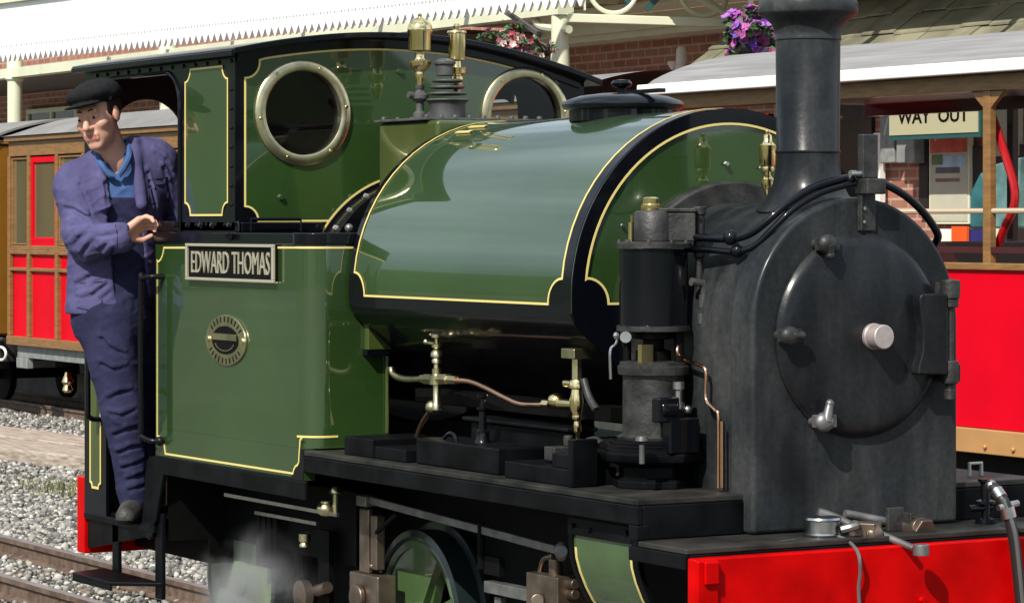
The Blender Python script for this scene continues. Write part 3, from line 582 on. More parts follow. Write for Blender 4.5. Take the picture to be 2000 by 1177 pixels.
# wall lamp on the brick
lm = thing('wall_lamp', 'white cylinder lamp on a bracket in front of the brick wall', 'lamp', tuple(atY(1332, 130, 9.7)))
c = atY(1331, 128, 9.7); h = atY(1331, 92, 9.7).z-c.z
b = MB(); b.lathe(c, (0, 0, 1), [(.045, 0), (.052, .02), (.048, h*.6), (.045, h*.85), (.03, h), (.0005, h*1.02)], 20); b.build('lamp_shade', M['gutter'], lm)
b = MB(); b.lathe(c-Vector((0, 0, .05)), (0, 0, 1), [(.03, 0), (.055, .02), (.055, .048)], 20); b.beam(c+Vector((0, 0, -.03)), c+Vector((0, .3, -.03)), .03, .03); b.lathe(atY(1314, 142, 9.7), (0, 0, 1), [(.005, 0), (.02, .03), (.05, .08), (.045, .1)], 14); b.build('lamp_bracket', M['gutter'], lm)
# flower baskets
def basket(px, py, w, h, Y, cols, name_label, n, pole=None, ps=(.018, .032)):
    c = atY(px, py, Y); s = (c-Vector((CAMX, CAMY, CAMZ))).length/FPX; W_, H_ = w*s/2, h*s/2
    t = thing('flower_basket', name_label, 'flower basket', tuple(c))
    b = MB(); b.sph(c-Vector((0, 0, H_*.35)), 1, 16, (W_*.55, W_*.55, H_*.5)); b.build('basket', M['darkwood'], t)
    lumps = [(Vector((random.uniform(-.8, .8), random.uniform(-.8, .8), random.uniform(-.75, .75))), random.uniform(.2, .42)) for _ in range(16)]+[(Vector((0, 0, -.1)), .6)]*4+[(Vector((random.uniform(-.4, .4), 0, 1.05)), .2), (Vector((-.95, 0, -.55)), .22), (Vector((.9, 0, -.6)), .22)]
    mats = [mat('petal_'+str(len(bpy.data.materials)), k, .6, var=.15, vscale=30) for k in cols]; b = MB()
    def spot(k=1.0):
        while True:
            p_ = Vector((random.uniform(-1, 1), random.uniform(-1, 1), random.uniform(-1, 1)))
            if p_.length < 1: break
        if lumps: q_, r_ = random.choice(lumps); p_ = q_+p_*r_
        return c+Vector((p_.x*W_*k, p_.y*W_*k, p_.z*H_*k))
    for k in range(n):
        o_ = spot(1 if random.random() < .8 else 1.15); r_ = random.uniform(*ps)
        nn = (Vector((CAMX, CAMY, CAMZ))-o_).normalized()*0+(o_-c).normalized()+Vector((random.uniform(-.4, .4), random.uniform(-.4, .4), random.uniform(-.2, .5))); u, w_, d = frame(nn); b.cur = random.randrange(len(mats))
        for q_ in range(5):
            a = 2*math.pi*q_/5+random.random()*.3; e1 = u*math.cos(a)+w_*math.sin(a); e2 = u*math.cos(a+.75)+w_*math.sin(a+.75); e0 = u*math.cos(a-.75)+w_*math.sin(a-.75); b.add([o_, o_+e0*r_*.75+d*.008, o_+e1*r_+d*.014, o_+e2*r_*.75+d*.008], [(0, 1, 2, 3)])
    b.cur = 0; b.build('flowers', mats, t, smooth=0, fix=False)
    lm_ = [mat('leaf_'+str(len(bpy.data.materials)), k, .6, var=.2, vscale=20) for k in ((.05, .11, .03), (.09, .16, .05), (.03, .07, .03))]; b = MB()
    for k in range(int(n*1.5)):
        o_ = spot(1.0); u, w_, d = frame((random.uniform(-1, 1), random.uniform(-1, 1), random.uniform(-.3, 1))); L_ = random.uniform(.04, .08); b.cur = random.randrange(3); b.add([o_, o_+u*L_*.5+w_*L_*.3, o_+u*L_, o_+u*L_*.5-w_*L_*.3+d*.008], [(0, 1, 2, 3)])
    b.cur = 0; b.build('leaves', lm_, t, smooth=0, fix=False)
    b = MB()
    if pole: b.beam(pole[0], pole[1], .035, .035)
    else: b.tube([c, c+Vector((0, 0, 1.0))], .008, 6)
    b.build('hanger', M['drab'], t)
basket(1010, 92, 132, 74, 7.3, [(.36, .06, .10), (.40, .17, .19), (.26, .03, .05), (.55, .42, .38), (.24, .06, .10)], 'basket of pink and dark red flowers left of the thick column', 420, (atY(975, 15, 7.35), atY(1052, 66, 7.35)), (.020, .036))
basket(1468, 78, 120, 104, 6.9, [(.30, .05, .32), (.40, .08, .30), (.12, .03, .36), (.45, .12, .22), (.20, .03, .12), (.30, .10, .40)], 'tall basket of purple and magenta flowers left of the chimney', 640, (atY(1468, 18, 6.9), e+Vector((0, 0, .55))), (.026, .044))

# =================================================================== THE LOCOMOTIVE
YS = -.70                                         # plane of the near side
def fs(x, z, t): return (x, YS-t, z)
def fx(X0): return lambda y, z, t: (X0+t, y, z)
def circ(cx, cy, r, n=40): return arc(cx, cy, r, 0, 360*(n-1)/n, n-1)
loco = thing('steam_locomotive', 'green saddle tank steam engine with black chimney and red buffer beam', 'steam locomotive', (-1.8, 0, 0))

# ---- frames, running plate, decks
b = MB(); b.box(-3.95, -.07, -.285, -.26, .33, .80); b.box(-3.95, -.07, .26, .285, .33, .80); b.box(-.07, .19, -.285, -.26, .33, .725); b.box(-.07, .19, .26, .285, .33, .725); b.box(-3.25, -2.15, -.27, .45, .22, .69); b.box(-3.94, -3.25, -.5, .5, .36, .47); b.box(-3.52, -2.2, -.44, -.43, .45, .695); b.box(-3.9, .15, -.26, .26, .55, .72); b.build('frame_and_dark_skirt', M['under'], loco)  # frame plates, plus added black boxes and skirt that darken the space beneath
b = MB(); b.box(-2.07, -.045, -.70, .70, .838, .855); rpl = b.build('running_plate', M['plate'], loco, bevel=.004)
b = MB(); b.box(-2.07, -.041, -.703, -.685, .786, .8375); b.box(-2.07, -.045, .685, .703, .786, .8375); b.box(-.085, -.041, -.703, -.66, .745, .786); b.box(-.07, -.043, -.684, -.34, .7455, .8375); b.box(-.07, -.043, .34, .684, .7455, .8375)
b.build('valance', M['frame'], loco, bevel=.004)
b = MB(); b.box(-.043, .195, -.70, .70, .729, .745); b.build('front_deck', M['plate'], loco, bevel=.004)
b = MB(); b.box(-.085, .193, -.703, -.688, .69, .7285); b.box(.178, .196, -.688, .70, .708, .7285); b.box(-.085, .193, .688, .703, .69, .7285); b.build('deck_edging', M['frame'], loco, bevel=.003)
b = MB(); b.box(.197, .235, -.70, .70, .36, .722); bb = b.build('buffer_beam', M['red'], loco, bevel=.006)
b = MB(); b.box(.2352, .246, -.699, -.632, .36, .718); b.box(.2462, .258, -.682, -.637, .655, .716); b.build('end_strap', M['red'], bb, bevel=.005)
b = MB(); q = atX(1800, 1171, .236); b.bolts([q, (.236, .52, .61), (.236, .40, .63), (.236, -.30, .45)], .011, (1, 0, 0)); b.build('rivets', M['red'], bb)
b = MB(); b.box(-4.035, -3.96, -.70, .70, .34, .63); b.build('rear_buffer_beam', M['red'], loco, bevel=.005)
# rear footstep frame and hangers
b = MB(); b.box(-3.955, -3.29, -.705, .70, .475, .50); b.prism([(-3.955, .36), (-3.955, .475), (-3.36, .475), (-3.42, .45)], lambda x, z, t: (x, t, z), -.69, -.675)
b.prism([(-3.36, .47), (-3.27, .52), (-3.20, .695), (-2.05, .695), (-2.05, .7555), (-3.33, .7555), (-3.40, .5)], lambda x, z, t: (x, t, z), -.706, -.692)
b.prism(arc(-3.34, .50, .05, 180, 360, 8)+[(-3.28, .74), (-3.36, .74)], lambda x, z, t: (x, t, z), -.704, -.69); b.build('cab_footplate', M['frame'], loco, bevel=.004)
b = MB(); b.box(-3.71, -3.65, -.69, -.675, .29, .475); b.box(-3.31, -3.245, -.69, -.675, .24, .55)
b.prism([(-3.79, -.69), (-3.72, -.845), (-3.36, -.845), (-3.245, -.69)], lambda x, y, t: (x, y, t), .288, .302); b.prism([(-3.72, -.845), (-3.36, -.845), (-3.355, -.835), (-3.72, -.835)], lambda x, y, t: (x, y, t), .27, .288)
b.build('footstep', M['frame'], loco, bevel=.003)

# ---- smokebox
def sbprof(w, r, zc, z0, n=36): return [(-w, z0)]+[(p, q) for p, q in arc(0, zc, r, 180, 0, n)]+[(w, z0)]
b = MB(); b.prism(sbprof(.355, .355, 1.315, .746), lambda y, z, t: (t, y, z), -.115, 0); sb = b.build('smokebox', M['smoke'], loco, bevel=.014, seg=3)
b = MB(); b.prism(sbprof(.338, .343, 1.315, .80), lambda y, z, t: (t, y, z), -.66, -.116); b.build('barrel', M['smoke'], sb)
b = MB(); b.lathe((-.63, 0, 1.33), (1, 0, 0), [(.35, 0), (.393, 0), (.393, .03), (.385, .037), (.345, .037)], 64); b.build('boiler_ring', M['iron'], sb)
b = MB(); b.lathe((-2.6, 0, 1.33), (1, 0, 0), [(.36, 0), (.36, 1.97)], 48); b.build('boiler', M['frame'], loco)
b = MB(); b.lathe((-2.597, 0, 1.33), (1, 0, 0), [(.36, 0), (.435, 0), (.435, .008), (.425, .01), (.425, .1), (.36, .1)], 72); bf = b.build('boiler_flange', M['black'], loco)
b = MB(); b.bolts([(-2.54, math.cos(RAD(a))*.424, 1.33+math.sin(RAD(a))*.424) for a in range(100, 180, 11)], .011, (0, -1, .5)); b.build('flange_rivets', M['grey'], bf)
b = MB(); b.strip(arc(0, 1.33, .44, 95, 180, 30), .007, fx(-2.595), closed=False); b.build('flange_lining', M['line'], bf)
b = MB()
for (y, z, r) in ((-.385, 1.50, .022), (-.35, 1.545, .02), (-.40, 1.475, .018), (-.33, 1.58, .016)): b.sph((-2.47, y, z), r, 10)
b.tube([(-2.5, -.42, 1.47), (-2.42, -.40, 1.50), (-2.40, -.36, 1.56)], .012, 8, 6); b.build('washout_plugs', M['grime'], bf)
# door
DC = (0, .004, 1.285)
b = MB(); b.lathe((.0005, DC[1], DC[2]), (1, 0, 0), [(.286, 0), (.286, .006), (.281, .010), (.278, .016), (.270, .021)]+[(.268*math.cos(t*math.pi/2/9), .021+.022*math.sin(t*math.pi/2/9)) for t in range(1, 9)]+[(.03, .0428), (.0005, .043)], 96); dr = b.build('smokebox_door', M['door'], loco, smooth=50)
def clamp(y, z, tip, m=M['iron']):
    b = MB(); b.cyl((.001, y, z), (.055, y, z), .016, .014, 12); b.sph((.058, y, z), .031, 14, (.7, 1, .9)); t = Vector((.064, y, z))+Vector((0, tip[0], tip[1]))
    b.tube([(.066, y, z), t], [.016, .011], 10); b.sph(t, .013, 10); b.obox((.03, y+.02*(-1 if y > 0 else 1), z), (1, 0, 0), (0, 1, 0), (0, 0, 1), .012, .035, .018); b.build('door_clamp', m, dr, bevel=.003)
clamp(-.272, 1.29, (.035, .0)); clamp(-.146, 1.54, (.005, -.03)); clamp(-.156, 1.052, (.014, .05), M['grime'])
b = MB(); b.cyl((.05, .020, 1.283), (.098, .020, 1.283), .035, .034, 28); b.cyl((.04, .020, 1.283), (.056, .020, 1.283), .037, n=28); b.build('centre_boss', mat('worn_boss_steel', (.56, .47, .45), .4, metal=.6, var=.12, vscale=30), dr, bevel=.004)
b = MB(); b.prism([(.17, 1.40), (.163, 1.385), (.166, 1.36), (.176, 1.30), (.174, 1.24), (.160, 1.195), (.158, 1.175), (.262, 1.17), (.262, 1.40)], lambda y, z, t: (t, y, z), .03, .072); hp = b.build('hinge_plate', M['door'], dr, bevel=.006)
b = MB(); b.cyl((.052, .285, 1.10), (.052, .285, 1.44), .012, n=14); b.cyl((.052, .285, 1.385), (.052, .285, 1.437), .028, n=18); b.cyl((.052, .285, 1.36), (.052, .285, 1.385), .024, n=18); b.cyl((.052, .285, 1.145), (.052, .285, 1.21), .024, n=18); b.cyl((.052, .285, 1.10), (.052, .285, 1.13), .018, n=14); b.box(.001, .05, .27, .325, 1.39, 1.43); b.box(.001, .05, .27, .325, 1.15, 1.20); b.box(.05, .06, .262, .275, 1.18, 1.39); b.build('hinge', M['iron'], dr, bevel=.003)
# lamp iron and handrail pipes over the smokebox
c1, c2 = atX(1674, 455, .012), atX(1711, 455, .012); yl, yr = c1.y, c2.y
b = MB(); b.box(.001, .012, yl+.006, yr, 1.575, 1.71); b.box(.012, .022, yl+.006, yl+.014, 1.575, 1.71); b.obox((.03, (yl+yr)/2, 1.70), (1, 0, 0), (0, 1, 0), (0, 0, 1), .03, .032, .022)
b.box(.006, .034, yl+.005, yr-.008, 1.722, 1.845); li = b.build('lamp_iron', M['iron'], loco, bevel=.004)
b = MB(); b.bolts([atX(1686, 407, .012), atX(1685, 433, .012)], .0068, (1, 0, 0), .008); b.cyl((.02, yl-.03, 1.735), (.02, yl+.01, 1.735), .009); b.build('lamp_iron_bolts', M['steel'], li)
P1 = [atX(x, y, X) for x, y, X in ((1352, 463, -.30), (1425, 466, -.16), (1465, 456, -.10), (1500, 430, -.06), (1540, 396, -.04), (1590, 366, -.03), (1640, 351, -.02), (1676, 349, -.015), (1720, 357, -.015), (1765, 380, -.02), (1800, 411, -.03), (1824, 443, -.035), (1832, 462, -.05), (1825, 478, -.08))]
b = MB(); b.tube(P1, .0115, 12, 8); b.sph(atX(1427, 464, -.15), .022, 12); b.sph(atX(1662, 350, -.01), .016, 12); hr = b.build('handrail', M['black'], loco)
P2 = [atX(x, y, X) for x, y, X in ((1340, 486, -.33), (1385, 488, -.24), (1440, 491, -.14), (1478, 477, -.09), (1510, 446, -.055), (1550, 408, -.03), (1600, 378, -.02), (1650, 362, -.01), (1672, 358, .0))]
b = MB(); b.tube(P2, .0095, 12, 8); b.sph(atX(1440, 490, -.14), .02, 12); b.beam(atX(1427, 466, -.15), atX(1450, 492, -.13), .016, .016); b.build('lower_pipe', M['black'], hr)
# chimney
b = MB(); n = 72; o = Vector((-.236, 0, 0)); prof = [(.0905, 1.795), (.0935, 1.799), (.0935, 1.804), (.0905, 1.808), (.0925, 2.118), (.0955, 2.120), (.0955, 2.126), (.094, 2.13), (.0965, 2.15), (.104, 2.165), (.122, 2.182), (.140, 2.194), (.1425, 2.20), (.143, 2.222), (.139, 2.232), (.131, 2.24), (.12, 2.262), (.10, 2.266), (.085, 2.25), (.082, 2.0)]
b.lathe(o, (0, 0, 1), prof, n, cap=False)
k = len(b.v); rows = 9                            # the flared foot, cut to sit on the round smokebox top
for j in range(rows+1):
    t = j/rows; r = .0905+(.150-.0905)*(t**2.2)
    for i in range(n):
        a = 2*math.pi*i/n; x, y = r*math.cos(a), r*math.sin(a); zs = 1.3205+math.sqrt(max(0, .343**2-y*y)) if abs(y) < .33 else 1.42
        z0 = 1.795; b.v.append(o+Vector((x, y, z0+(zs-z0)*(1-(1-t)**1.5)))) 
for j in range(rows):
    for i in range(n): b.f.append((k+j*n+i, k+j*n+(i+1) % n, k+(j+1)*n+(i+1) % n, k+(j+1)*n+i)); b.mi.append(0)
b.build('chimney', M['smoke'], loco, smooth=40)
# whistle on the smokebox
w0 = atX(1499, 372, -.46); wz = lambda py: atX(1499, py, -.46).z
b = MB(); b.lathe((w0.x, w0.y, 0), (0, 0, 1), [(.006, wz(382)), (.014, wz(372)), (.019, wz(362)), (.019, wz(350)), (.009, wz(342)), (.010, wz(336)), (.020, wz(334)), (.021, wz(330)), (.020, wz(326)), (.024, wz(322)), (.026, wz(284)), (.020, wz(281)), (.014, wz(276)), (.013, wz(264)), (.006, wz(262)), (.008, wz(257)), (.004, wz(254))], 24); b.build('smokebox_whistle', M['brass'], loco)

# ---- saddle tank
TR, TZ, TB = .554, 1.383, 1.325; X0, X1 = -2.03, -.63
sec = [(-.40, 1.18), (-.525, 1.290), (-.545, 1.312), (-.5535, 1.335)]+[(-TR, TZ)]+arc(0, TZ, TR, 180, 0, 56)[1:]+[(.5535, 1.335), (.545, 1.312), (.525, 1.290), (.40, 1.18)]
b = MB(); b.prism(sec, lambda y, z, t: (t, y, z), X0, X1); tank = b.build('saddle_tank', M['green'], loco, bevel=.006)
def tmap(x, s, t):                                # s: arc length from z=TZ up and over (negative s = straight side below)
    if s <= 0: return (x, -TR-t, TZ+s)
    if s >= math.pi*TR: return (x, TR+t, TZ-(s-math.pi*TR))
    a = math.pi-s/TR; return (x, (TR+t)*math.cos(a), TZ+(TR+t)*math.sin(a))
def tpatch(x0, x1, s0, s1, n, t=.0015):
    m = MB(); vs = []; fc = []
    for i in range(n+1):
        s = s0+(s1-s0)*i/n; vs += [tmap(x0, s, t), tmap(x1, s, t)]
    for i in range(n): fc.append((2*i, 2*i+1, 2*i+3, 2*i+2))
    return m.add(vs, fc)
PT = math.pi*TR; lx0, lx1, sl0, rn = -1.992, -.678, 1.362-TZ, .075
b = tpatch(X1-.052, X1, -.055, PT+.055, 80); q = tpatch(X0, X0+.04, -.055, PT+.055, 80); b.add(q.v, q.f)
for s0, s1 in ((-.06, sl0), (PT-sl0, PT+.06)):
    q = tpatch(X0+.04, X1-.052, s0, s1, 2); b.add(q.v, q.f)
for cx, a0, a1 in ((lx0, 0, 90), (lx1, 90, 180)):
    for mir in (0, 1):
        pts = [(cx, sl0)]+arc(cx, sl0, rn, a0, a1, 8); vs = [tmap(p, (PT-s if mir else s), .0022) for p, s in pts]; b.add(vs, [tuple(range(len(vs)))])
b.box(X0+.001, X1-.001, -.5558, -.53, 1.33, 1.335)
b.prism([(-.40, 1.178), (-.526, 1.288), (-.5465, 1.311), (-.5555, 1.336), (-.55, 1.336), (-.52, 1.29), (-.40, 1.185)], lambda y, z, t: (t, y, z), X0-.002, X1+.002)
b.build('tank_black_edging', M['black'], tank, fix=False, smooth=60)
path = [(x, s) for x, s in notch(lx0, sl0, lx1, PT-sl0, rn, 8)]
def dens(p, m=.05, closed=True):
    out = []
    for i in range(len(p) if closed else len(p)-1):
        a, c = Vector(p[i]), Vector(p[(i+1) % len(p)]); k = max(1, int((c-a).length/m)); out += [tuple(a+(c-a)*j/k) for j in range(k)]
    return out if closed else out+[tuple(p[-1])]
b = MB(); b.strip(dens(path), .0068, lambda x, s, t: tmap(x, s, .0022+t)); 
# filler bands seen on top near the cab
b.build('tank_lining', M['line'], tank)
fz = 1.364; ro = TR-.045; rn2 = .075              # front plate: black border, lining with scooped corners
fp = [(-ro+rn2+.012, fz)]+[(-ro+.004+rn2*math.cos(RAD(a)), fz+rn2*math.sin(RAD(a))) for a in range(0, 91, 11)]+arc(0, TZ, ro, 174, 6, 50)+[(ro-.004-rn2*math.cos(RAD(a)), fz+rn2*math.sin(RAD(a))) for a in range(90, -1, -11)]+[(ro-rn2-.012, fz)]
outer = sec
b = sheet(outer, [fp], fx(X1+.0065), -.003, .0005); b.build('front_border', M['black'], tank, smooth=0)
b = MB(); b.strip(fp, .0068, fx(X1+.007)); b.build('front_lining', M['line'], tank)
b = MB(); b.bolts([atX(1418, 320, X1+.006)], .009, (1, 0, 0)); b.bolts([atX(1215, 440, X1+.006), atX(1485, 328, X1+.006)], .006, (1, 0, 0)); b.build('front_bolt', M['steel'], tank)
b = MB(); b.lathe((-1.225, 0, 1.915), (0, 0, 1), [(.17, 0), (.17, .035), (.186, .04), (.194, .052), (.186, .064), (.14, .080), (.07, .089), (.0005, .091)], 56); fl = b.build('filler_lid', M['black'], loco, smooth=45)
b = MB(); b.lathe((-1.235, 0, 2.0), (0, 0, 1), [(.012, 0), (.014, .02), (.03, .027), (.034, .036), (.026, .046), (.0005, .049)], 20); b.box(-1.235, -1.0, -.012, .012, 2.0, 2.012); b.build('lid_knob', M['black'], fl)
b = MB()
for y, ln in ((-.21, .1), (-.16, .11)): b.strip([(X0+.12, math.pi*TR/2+y*1.06), (X0+.12+ln, math.pi*TR/2+y*1.06)], .013, lambda x, s, t: tmap(x, s, .002+t), .004, closed=False)
b.build('tank_strap', M['line'], tank)

# ---- turret box with safety valves, between tank and cab
b = MB(); b.box(-2.46, -2.035, -.222, .222, 1.60, 1.942); tb = b.build('dome_casing', M['olive'], loco, bevel=.015, seg=3)
b = MB(); b.box(-2.47, -2.1, -.235, .235, 1.9425, 1.952); b.lathe((-2.25, -.065, 1.952), (0, 0, 1), [(.062, 0), (.062, .05), (.064, .055), (.07, .06)], 28); b.lathe((-2.27, -.10, 1.952), (0, 0, 1), [(.03, 0), (.03, .02), (.018, .03), (.018, .05)], 14)
for k in range(4): b.lathe((-2.25, -.065, 2.012+k*.022), (0, 0, 1), [(.048, 0), (.074-.007*k, .002), (.074-.007*k, .009), (.048, .011)], 28)
b.lathe((-2.25, -.075, 2.1), (0, 0, 1), [(.03, 0), (.03, .035), (.038, .04), (.038, .05), (.015, .06)], 16)
b.bolts([(-2.44, -.21+.055*i, 1.952) for i in range(9)]+[(-2.13, -.21+.055*i, 1.952) for i in range(9)], .012, (0, 0, 1)); b.build('turret', M['drab'], tb, bevel=.003)
def zv(py): return atX(820, py, -2.3).z
vb = MB(); y = -.145; vb.lathe((-2.3, y, 0), (0, 0, 1), [(.024, zv(236)), (.024, zv(222)), (.014, zv(217)), (.013, zv(200)), (.022, zv(198)), (.03, zv(193)), (.030, zv(186)), (.018, zv(181)), (.012, zv(176)), (.016, zv(172)), (.016, zv(166))], 20); vb.cyl((-2.3, y-.045, zv(186)), (-2.3, y, zv(189)), .012, n=10)
v1 = vb.build('whistle', M['drab'], loco)
b = MB(); b.lathe((-2.3, y, 0), (0, 0, 1), [(.012, zv(166)), (.014, zv(155)), (.018, zv(150)), (.016, zv(141)), (.022, zv(138)), (.038, zv(130)), (.041, zv(122)), (.041, zv(119)), (.020, zv(117)), (.016, zv(113)), (.018, zv(104))], 24); b.lathe((-2.3, y, 0), (0, 0, 1), [(.018, zv(101)), (.038, zv(99)), (.039, zv(97)), (.0395, zv(68)), (.043, zv(63)), (.0435, zv(57)), (.040, zv(49)), (.030, zv(42)), (.018, zv(37)), (.011, zv(35)), (.007, zv(33)), (.008, zv(29)), (.003, zv(27))], 32); b.build('whistle_bell', M['brass'], v1, smooth=50)
b = MB(); y = 0.0; b.lathe((-2.3, y, 0), (0, 0, 1), [(.012, zv(182)), (.014, zv(172)), (.020, zv(166)), (.022, zv(150)), (.016, zv(146)), (.03, zv(142)), (.033, zv(134)), (.033, zv(130)), (.016, zv(128)), (.014, zv(118))], 24); b.lathe((-2.3, y, 0), (0, 0, 1), [(.014, zv(117)), (.028, zv(115)), (.029, zv(112)), (.029, zv(64)), (.034, zv(62)), (.032, zv(58)), (.012, zv(57)), (.012, zv(52)), (.014, zv(49)), (.008, zv(44))], 28); b.build('safety_valve', M['brass'], loco, smooth=50)

# ---- cab
roofc = [(-.735, 2.192), (-.64, 2.211), (-.524, 2.231), (-.367, 2.251), (-.207, 2.262), (-.045, 2.263), (.161, 2.250), (.371, 2.217), (.585, 2.166), (.74, 2.118)]
rc = [tuple(p) for p in spline([Vector((p[0], p[1], 0)) for p in roofc], 4)]; rc = [(p[0], p[1]) for p in rc]
def roofz(y):
    for (a, za), (c, zc) in zip(rc, rc[1:]):
        if a <= y <= c: return za+(zc-za)*(y-a)/(c-a)
    return rc[0][1] if y < 0 else rc[-1][1]
b = MB(); b.prism(rc+[(p, q-.022) for p, q in rc[::-1]], lambda y, z, t: (t, y, z), -4.0, -2.535); roof = b.build('cab_roof', M['black'], loco, bevel=.004)
b = MB(); b.prism([(p, q-.0225) for p, q in rc if abs(p) < .70]+[(p, q-.052) for p, q in rc[::-1] if abs(p) < .70], lambda y, z, t: (t, y, z), -2.596, -2.588); b.build('roof_angle', M['black'], roof)
b = MB(); b.box(-3.99, -2.54, -.742, -.733, 2.166, 2.186); b.build('gutter', M['black'], roof, bevel=.003)
dz = roofz(-.70)-.023
csid = [(-2.602, 1.56), (-2.602, dz), (-3.957, dz), (-3.957, .50), (-3.745, .50), (-3.745, 2.03)]+arc(-3.70, 2.09, .045, 180, 90, 4)+arc(-3.182, 2.015, .12, 90, 0, 8)+[(-3.062, 1.56)]
b = MB(); b.prism(csid, lambda x, z, t: (x, t, z), -.70, -.688); cs = b.build('cab_side', M['black'], loco, smooth=30)
pn = notch(-3.012, 1.625, -2.656, 2.137, .044)
b = MB(); b.prism(pn, fs, 0, .0025); b.build('side_panel', M['green'], cs, smooth=30)
b = MB(); b.strip(pn, .0068, lambda x, z, t: fs(x, z, .0025+t)); pr = notch(-3.893, .60, -3.792, 1.47, .02, 4); b.strip(pr, .009, lambda x, z, t: fs(x, z, .0025+t)); b.build('side_lining', M['line'], cs)
b = MB(); b.prism(pr, fs, 0, .0025); b.build('bunker_panel', M['olive'], cs)
b = MB(); b.bolts([(-2.632, -.70, 1.66+.066*i) for i in range(7)]+[(-2.632-.1*i, -.70, 2.152) for i in range(13)]+[(-3.0+.08*i, -.70, 1.592) for i in range(5)], .008, (0, -1, 0), .006, 8); b.build('side_rivets', M['black'], cs)
# half-round beading round the near doorway
b = MB(); b.tube([(-3.062, -.702, 1.56), (-3.062, -.702, 2.0)]+[(p, -.702, q) for p, q in arc(-3.182, 2.015, .12, 0, 90, 8)]+[(-3.69, -.702, 2.135)], .008, 8); b.build('doorway_beading', M['black'], cs)
far = [(x, z-.066 if z > 2.1 else z) for x, z in csid]
b = MB(); b.prism(far, lambda x, z, t: (x, t, z), .688, .70); b.build('far_cab_side', M['black'], loco, smooth=30)
WZ = 1.978; WY = .446; WR = .152
topf = [(p, q-.0225) for p, q in rc if abs(p) < .69]
fo = [(-.688, 1.56), (-.688, roofz(-.688)-.0225)]+topf+[(.688, roofz(.688)-.0225), (.688, 1.56)]
b = sheet(fo, [circ(-WY, WZ, WR), circ(WY, WZ, WR)], fx(-2.6), -.012, 0); cf = b.build('cab_front', M['black'], loco, smooth=30)
zt = lambda y: roofz(y)-.058
gl = [(-.664+.05*math.cos(RAD(a)), 1.605+.05*math.sin(RAD(a))) for a in range(0, 91, 15)]
lc = (-.664, zt(-.664)); gl += [(lc[0]+.055*math.cos(RAD(a)), lc[1]+.055*math.sin(RAD(a))) for a in range(-90, 9, 14)]
gl += [(y, zt(y)) for y in np.linspace(-.59, .575, 26)]
lc2 = (.640, zt(.640)); gl += [(lc2[0]+.055*math.cos(RAD(a)), lc2[1]+.055*math.sin(RAD(a))) for a in range(172, 271, 14)]
gl += [(.64, 1.605)]
b = sheet(gl, [circ(-WY, WZ, WR), circ(WY, WZ, WR)], fx(-2.6), .0, .0025); b.build('front_panel', M['green'], cf, smooth=30)
b = MB(); b.strip(gl, .0068, lambda y, z, t: (-2.5975+t, y, z)); b.build('front_lining', M['line'], cf)
b = MB(); b.bolts([atX(548, 385, -2.597), atX(780, 140, -2.597)], .012, (1, 0, 0)); b.build('front_bolt', M['green'], cf)
for y in (-WY, WY):
    b = MB(); b.lathe((-2.5972, y, WZ), (1, 0, 0), [(.146, -.02), (.146, .012), (.152, .016), (.176, .014), (.183, .008), (.183, 0)], 64, cap=False); wr = b.build('cab_window', M['dbrass'], loco, smooth=40)
    b = MB(); b.bolts([(-2.585, y+.166*math.cos(RAD(a)), WZ+.166*math.sin(RAD(a))) for a in range(8, 360, 60)], .0075, (1, 0, 0), .006, 10); b.build('window_screw', M['brass'], wr)
    b = MB(); b.lathe((-2.612, y, WZ), (1, 0, 0), [(.146, 0), (.146, .003)], 48); b.build('window_pane', M['glass'], wr)
# cab rear sheet with its own round windows, cab lining, boiler backhead
rb = [(-.688, .50), (-.688, roofz(-.688)-.0225)]+topf+[(.688, roofz(.688)-.0225), (.688, .50)]
b = sheet(rb, [circ(-WY, WZ-.06, .155)], fx(-3.945), -.012, 0); b.build('cab_back', M['cabin'], loco, smooth=30)
b = MB(); b.lathe((-2.75, 0, 1.33), (1, 0, 0), [(.0005, 0), (.36, 0), (.36, .13)], 40); b.lathe((-2.9, -.2, 1.5), (1, 0, 0), [(.05, 0), (.05, .1)], 14); b.lathe((-2.9, .1, 1.75), (1, 0, 0), [(.06, 0), (.06, .1)], 14); b.tube([(-2.8, -.3, 1.3), (-2.95, -.3, 1.5), (-2.95, .1, 1.6), (-2.8, .2, 1.4)], .012, 8, 6); b.build('backhead', M['cabin'], loco)
b = MB(); b.box(-3.94, -3.3, -.25, .60, .52, 1.2); b.box(-3.27, -3.255, -.66, .66, .45, 1.3); b.build('coal_bunker', M['under'], loco)
b = MB(); b.box(-3.94, -3.3, -.68, .68, .502, .512); b.build('cab_floor', M['under'], loco)

